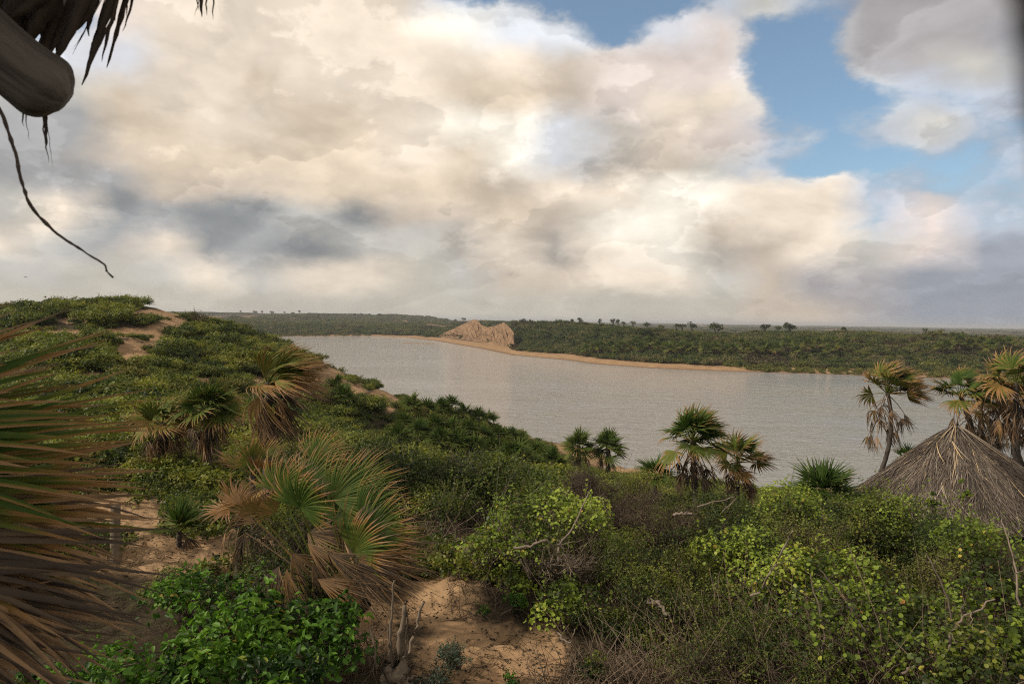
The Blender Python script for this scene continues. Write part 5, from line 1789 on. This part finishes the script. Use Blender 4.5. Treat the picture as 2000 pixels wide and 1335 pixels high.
# ------------------------------------------------------------------ shelter round the viewpoint
def shelter():
    rs = np.random.RandomState(33)
    # log: rafter end pointing out and down to the right
    A, B = P(-420, -190, 1.70), P(126, 196, 2.0)
    org = A.copy()
    n = 40
    s = np.linspace(0, 1, n)
    path = (B - A) * s[:, None]
    path[:, 2] += .012 * np.sin(s * 9)
    r = .098 * (1 + .04 * np.sin(s * 14) + .02 * rs.normal(size=n))
    end = np.clip((s - .90) / .10, 0, 1)
    r = r * np.sqrt(np.clip(1 - (end * .93) ** 2.6, 0.02, 1))
    L_ = float(np.linalg.norm(B - A))
    n, ns = 150, 72
    s = np.linspace(0, 1, n)
    th = np.linspace(0, 2 * np.pi, ns, endpoint=False)
    S_, TH = np.meshgrid(s, th, indexing='ij')
    r = .098 * (1 + .05 * np.sin(S_ * 14) + .03 * np.sin(TH * 2 + 1) + .025 * np.sin(TH * 3 + S_ * 5))
    cx_, sx_ = np.cos(TH) * 2.2, np.sin(TH) * 2.2
    crack = fbm(cx_ * 3 + S_ * 2, sx_ * 3 + 20, 131, 3)
    r = r + .010 * crack + .004 * fbm(cx_ * 9, sx_ * 9 + S_ * 6, 132, 3) - .012 * smooth(-np.abs(vnoise(cx_ * 2.4 + 5, sx_ * 2.4 + S_ * 1.5, 133)), -.05, -.0)
    end = np.clip((S_ - .89) / .11, 0, 1)
    r = r * np.sqrt(np.clip(1 - (end * .95) ** 2.3, 0.015, 1))
    V = np.stack([S_ * L_, r * np.cos(TH) + .012 * np.sin(S_ * 9), r * np.sin(TH)], -1)
    V[-1, :, 0] += .004
    V = V.reshape(-1, 3)
    m = n * ns
    idx = np.arange(m).reshape(n, ns)
    F = np.stack([idx[:-1], np.roll(idx[:-1], -1, 1), np.roll(idx[1:], -1, 1), idx[1:]], -1).reshape(-1, 4)
    V = np.concatenate([V, [[L_ + .006, .0, 0]]])
    F3 = [(m - ns + i, m - ns + (i + 1) % ns, m) for i in range(ns)]
    o = link('wooden_rafter', build_mesh('wooden_rafter', V, [F, F3], None, True), M['log'], None, tuple(org))
    o.rotation_mode = 'QUATERNION'
    o.rotation_quaternion = Vector(B - A).to_track_quat('X', 'Z')
    tag(o, 'thick weathered grey rafter end jutting in at the upper left corner', 'rafter')
    # hanging root / cord
    Q = np.array([P(*q) for q in [(-14, 190, 1.9), (4, 222, 1.9), (18, 262, 1.91), (31, 305, 1.92), (36, 345, 1.92), (50, 388, 1.93), (72, 420, 1.95), (108, 452, 1.97), (150, 478, 2.0),
                                  (188, 503, 2.02), (206, 516, 2.03), (207, 525, 2.03), (220, 539, 2.04)]])
    org = Q[0].copy()
    t = np.linspace(0, len(Q) - 1, 60)
    path = np.stack([np.interp(t, np.arange(len(Q)), Q[:, k]) for k in range(3)], 1) - org
    path += np.cumsum(rs.normal(size=path.shape) * .0006, 0)
    V, F = tubes([path], [np.linspace(.0050, .0028, 60) * (1 + .2 * rs.normal(size=60))], 6)
    o = link('hanging_root', build_mesh('hanging_root', V, [F], None, True), M['rope'], None, tuple(org))
    tag(o, 'thin dark wiry root dangling below the rafter against the sky', 'root')
    # thatch eave: ragged strips, plus an unseen panel stretched left to shade the palm
    org = P(120, -60, 2.1)
    e = empty('thatched_eave', org, 'ragged dark palm thatch eave hanging at the upper left', 'thatch eave')
    nx, ny = 36, 9
    G = np.zeros((ny, nx, 3))
    for i in range(nx):
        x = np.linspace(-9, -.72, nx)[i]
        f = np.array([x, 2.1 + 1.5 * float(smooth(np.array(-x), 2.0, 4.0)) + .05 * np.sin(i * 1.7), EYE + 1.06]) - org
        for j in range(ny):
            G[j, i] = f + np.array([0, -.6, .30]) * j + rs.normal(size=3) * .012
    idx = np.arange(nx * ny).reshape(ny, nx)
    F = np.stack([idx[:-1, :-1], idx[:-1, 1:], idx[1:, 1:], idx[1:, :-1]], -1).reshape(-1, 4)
    link('shade_roof_panel', build_mesh('shade_roof_panel', G.reshape(-1, 3), [F]), M['thatchdark'], e)
    # strips: (x0,y0,x1,y1,width px,Y)
    S = [(262, -50, 240, 62, 5), (255, -50, 208, 134, 9), (246, -50, 198, 120, 7), (238, -50, 160, 166, 16), (228, -50, 172, 120, 12), (215, -50, 172, 70, 18), (200, -50, 150, 60, 22),
         (185, -50, 105, 128, 30), (170, -50, 110, 100, 34), (150, -50, 95, 110, 36), (130, -50, 80, 118, 36), (105, -50, 52, 90, 34), (80, -50, 30, 110, 40), (50, -50, 0, 110, 44),
         (20, -50, -30, 120, 44), (-10, -50, -50, 120, 44), (210, -50, 140, 108, 4), (222, -50, 142, 96, 3), (240, -50, 190, 100, 4), (60, -50, 62, 85, 30),
         (402, -50, 394, 34, 9), (398, -50, 380, 32, 4), (412, -50, 403, 30, 5), (424, -50, 416, 38, 4), (392, -50, 386, 20, 4),
         (150, -50, 62, 60, 26), (120, -50, 20, 40, 30), (195, -50, 182, 30, 18), (232, -50, 225, 40, 14), (250, -50, 246, 30, 10)]
    S2 = [(66, 225, 60, 276, 5), (86, 232, 92, 300, 8), (90, 232, 97, 318, 4), (84, 232, 102, 326, 2.5), (52, 222, 46, 246, 4)]
    for k, (x0, y0, x1, y1, w) in enumerate(S + S2):
        Y = 2.1 + rs.uniform(-.06, .12)
        if k >= len(S):
            Y = 2.03
            y0 -= 60
        A, B = P(x0, y0, Y) - org, P(x1, y1, Y + rs.uniform(-.05, .05)) - org
        K = 12
        s = np.linspace(0, 1, K)
        cen = A * (1 - s[:, None]) + B * s[:, None] + np.array([1, 0, .3]) * (np.sin(s * 3.1) * rs.normal() * .006)[:, None] + rs.normal(size=(K, 3)) * .0012
        ww = w / FPX * Y * .5 * np.interp(s, [0, .55, .85, 1], [1.1, 1, .6, .12]) * (1 + .12 * rs.normal(size=K))
        sd = norm(np.cross(B - A, np.array([rs.normal() * .3, 1, 0])))
        nn = np.array([0, -1, 0.0])
        V = np.stack([cen - sd * ww[:, None], cen + nn * ww[:, None] * .5, cen + sd * ww[:, None], cen - nn * ww[:, None] * .5], 1).reshape(-1, 3)
        idx = np.arange(K * 4).reshape(K, 4)
        a_, b_ = idx[:-1], idx[1:]
        F = np.stack([a_, np.roll(a_, -1, 1), np.roll(b_, -1, 1), b_], -1).reshape(-1, 4)
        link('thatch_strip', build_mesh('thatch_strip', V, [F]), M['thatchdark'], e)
    # thatch bundle placed close to the lens for the dark blurred corner, upper right
    A, B = P(2080, -420, .085), P(2215, 480, .095)
    org = B.copy()
    s = np.linspace(0, 1, 24)[:, None]
    path = (A - B) * s
    V, F = tubes([path], [np.full(24, .0088) * (1 + .04 * rs.normal(size=24))], 14)
    o = link('thatch_bundle', build_mesh('thatch_bundle', V, [F], None, True), M['thatchdark'], None, tuple(org))
    tag(o, 'dark blurred bundle of thatch close by at the upper right corner', 'thatch')


shelter()


# a bird far out over the hill
def bird():
    c = P(50, 541, 90)
    V = np.array([(-.32, 0, .06), (-.12, .05, .02), (0, .12, 0), (.12, .05, .02), (.30, 0, -.03), (.1, -.06, 0), (0, -.10, -.02), (-.1, -.06, 0), (0, 0, .05), (0, 0, -.05)], float)
    F = []
    for i in range(8):
        F.append((i, (i + 1) % 8, 8))
        F.append(((i + 1) % 8, i, 9))
    o = link('bird', build_mesh('bird', V, [F]), M['thatchdark'], None, tuple(c))
    tag(o, 'tiny dark bird gliding above the left hill', 'bird')


bird()

# ------------------------------------------------------------------ haze
def haze():
    x0, x1, y0, y1, z0, z1 = -9500, 9500, -20, 16000, -60, 40
    V = np.array([(x0, y0, z0), (x1, y0, z0), (x1, y1, z0), (x0, y1, z0), (x0, y0, z1), (x1, y0, z1), (x1, y1, z1), (x0, y1, z1)], float)
    F = [(0, 3, 2, 1), (4, 5, 6, 7), (0, 1, 5, 4), (1, 2, 6, 5), (2, 3, 7, 6), (3, 0, 4, 7)]
    m = bpy.data.materials.new('haze')
    m.use_nodes = True
    t = NT(m.node_tree)
    t.n.clear()
    out = t.new('ShaderNodeOutputMaterial')
    pv = t.new('ShaderNodeVolumePrincipled')
    pv.inputs['Color'].default_value = (.8, .84, .92, 1)
    pv.inputs['Density'].default_value = .00016
    pv.inputs['Anisotropy'].default_value = .2
    t.l.new(pv.outputs[0], out.inputs['Volume'])
    tag(link('haze', build_mesh('haze', V, [F]), m), kind='stuff')


haze()
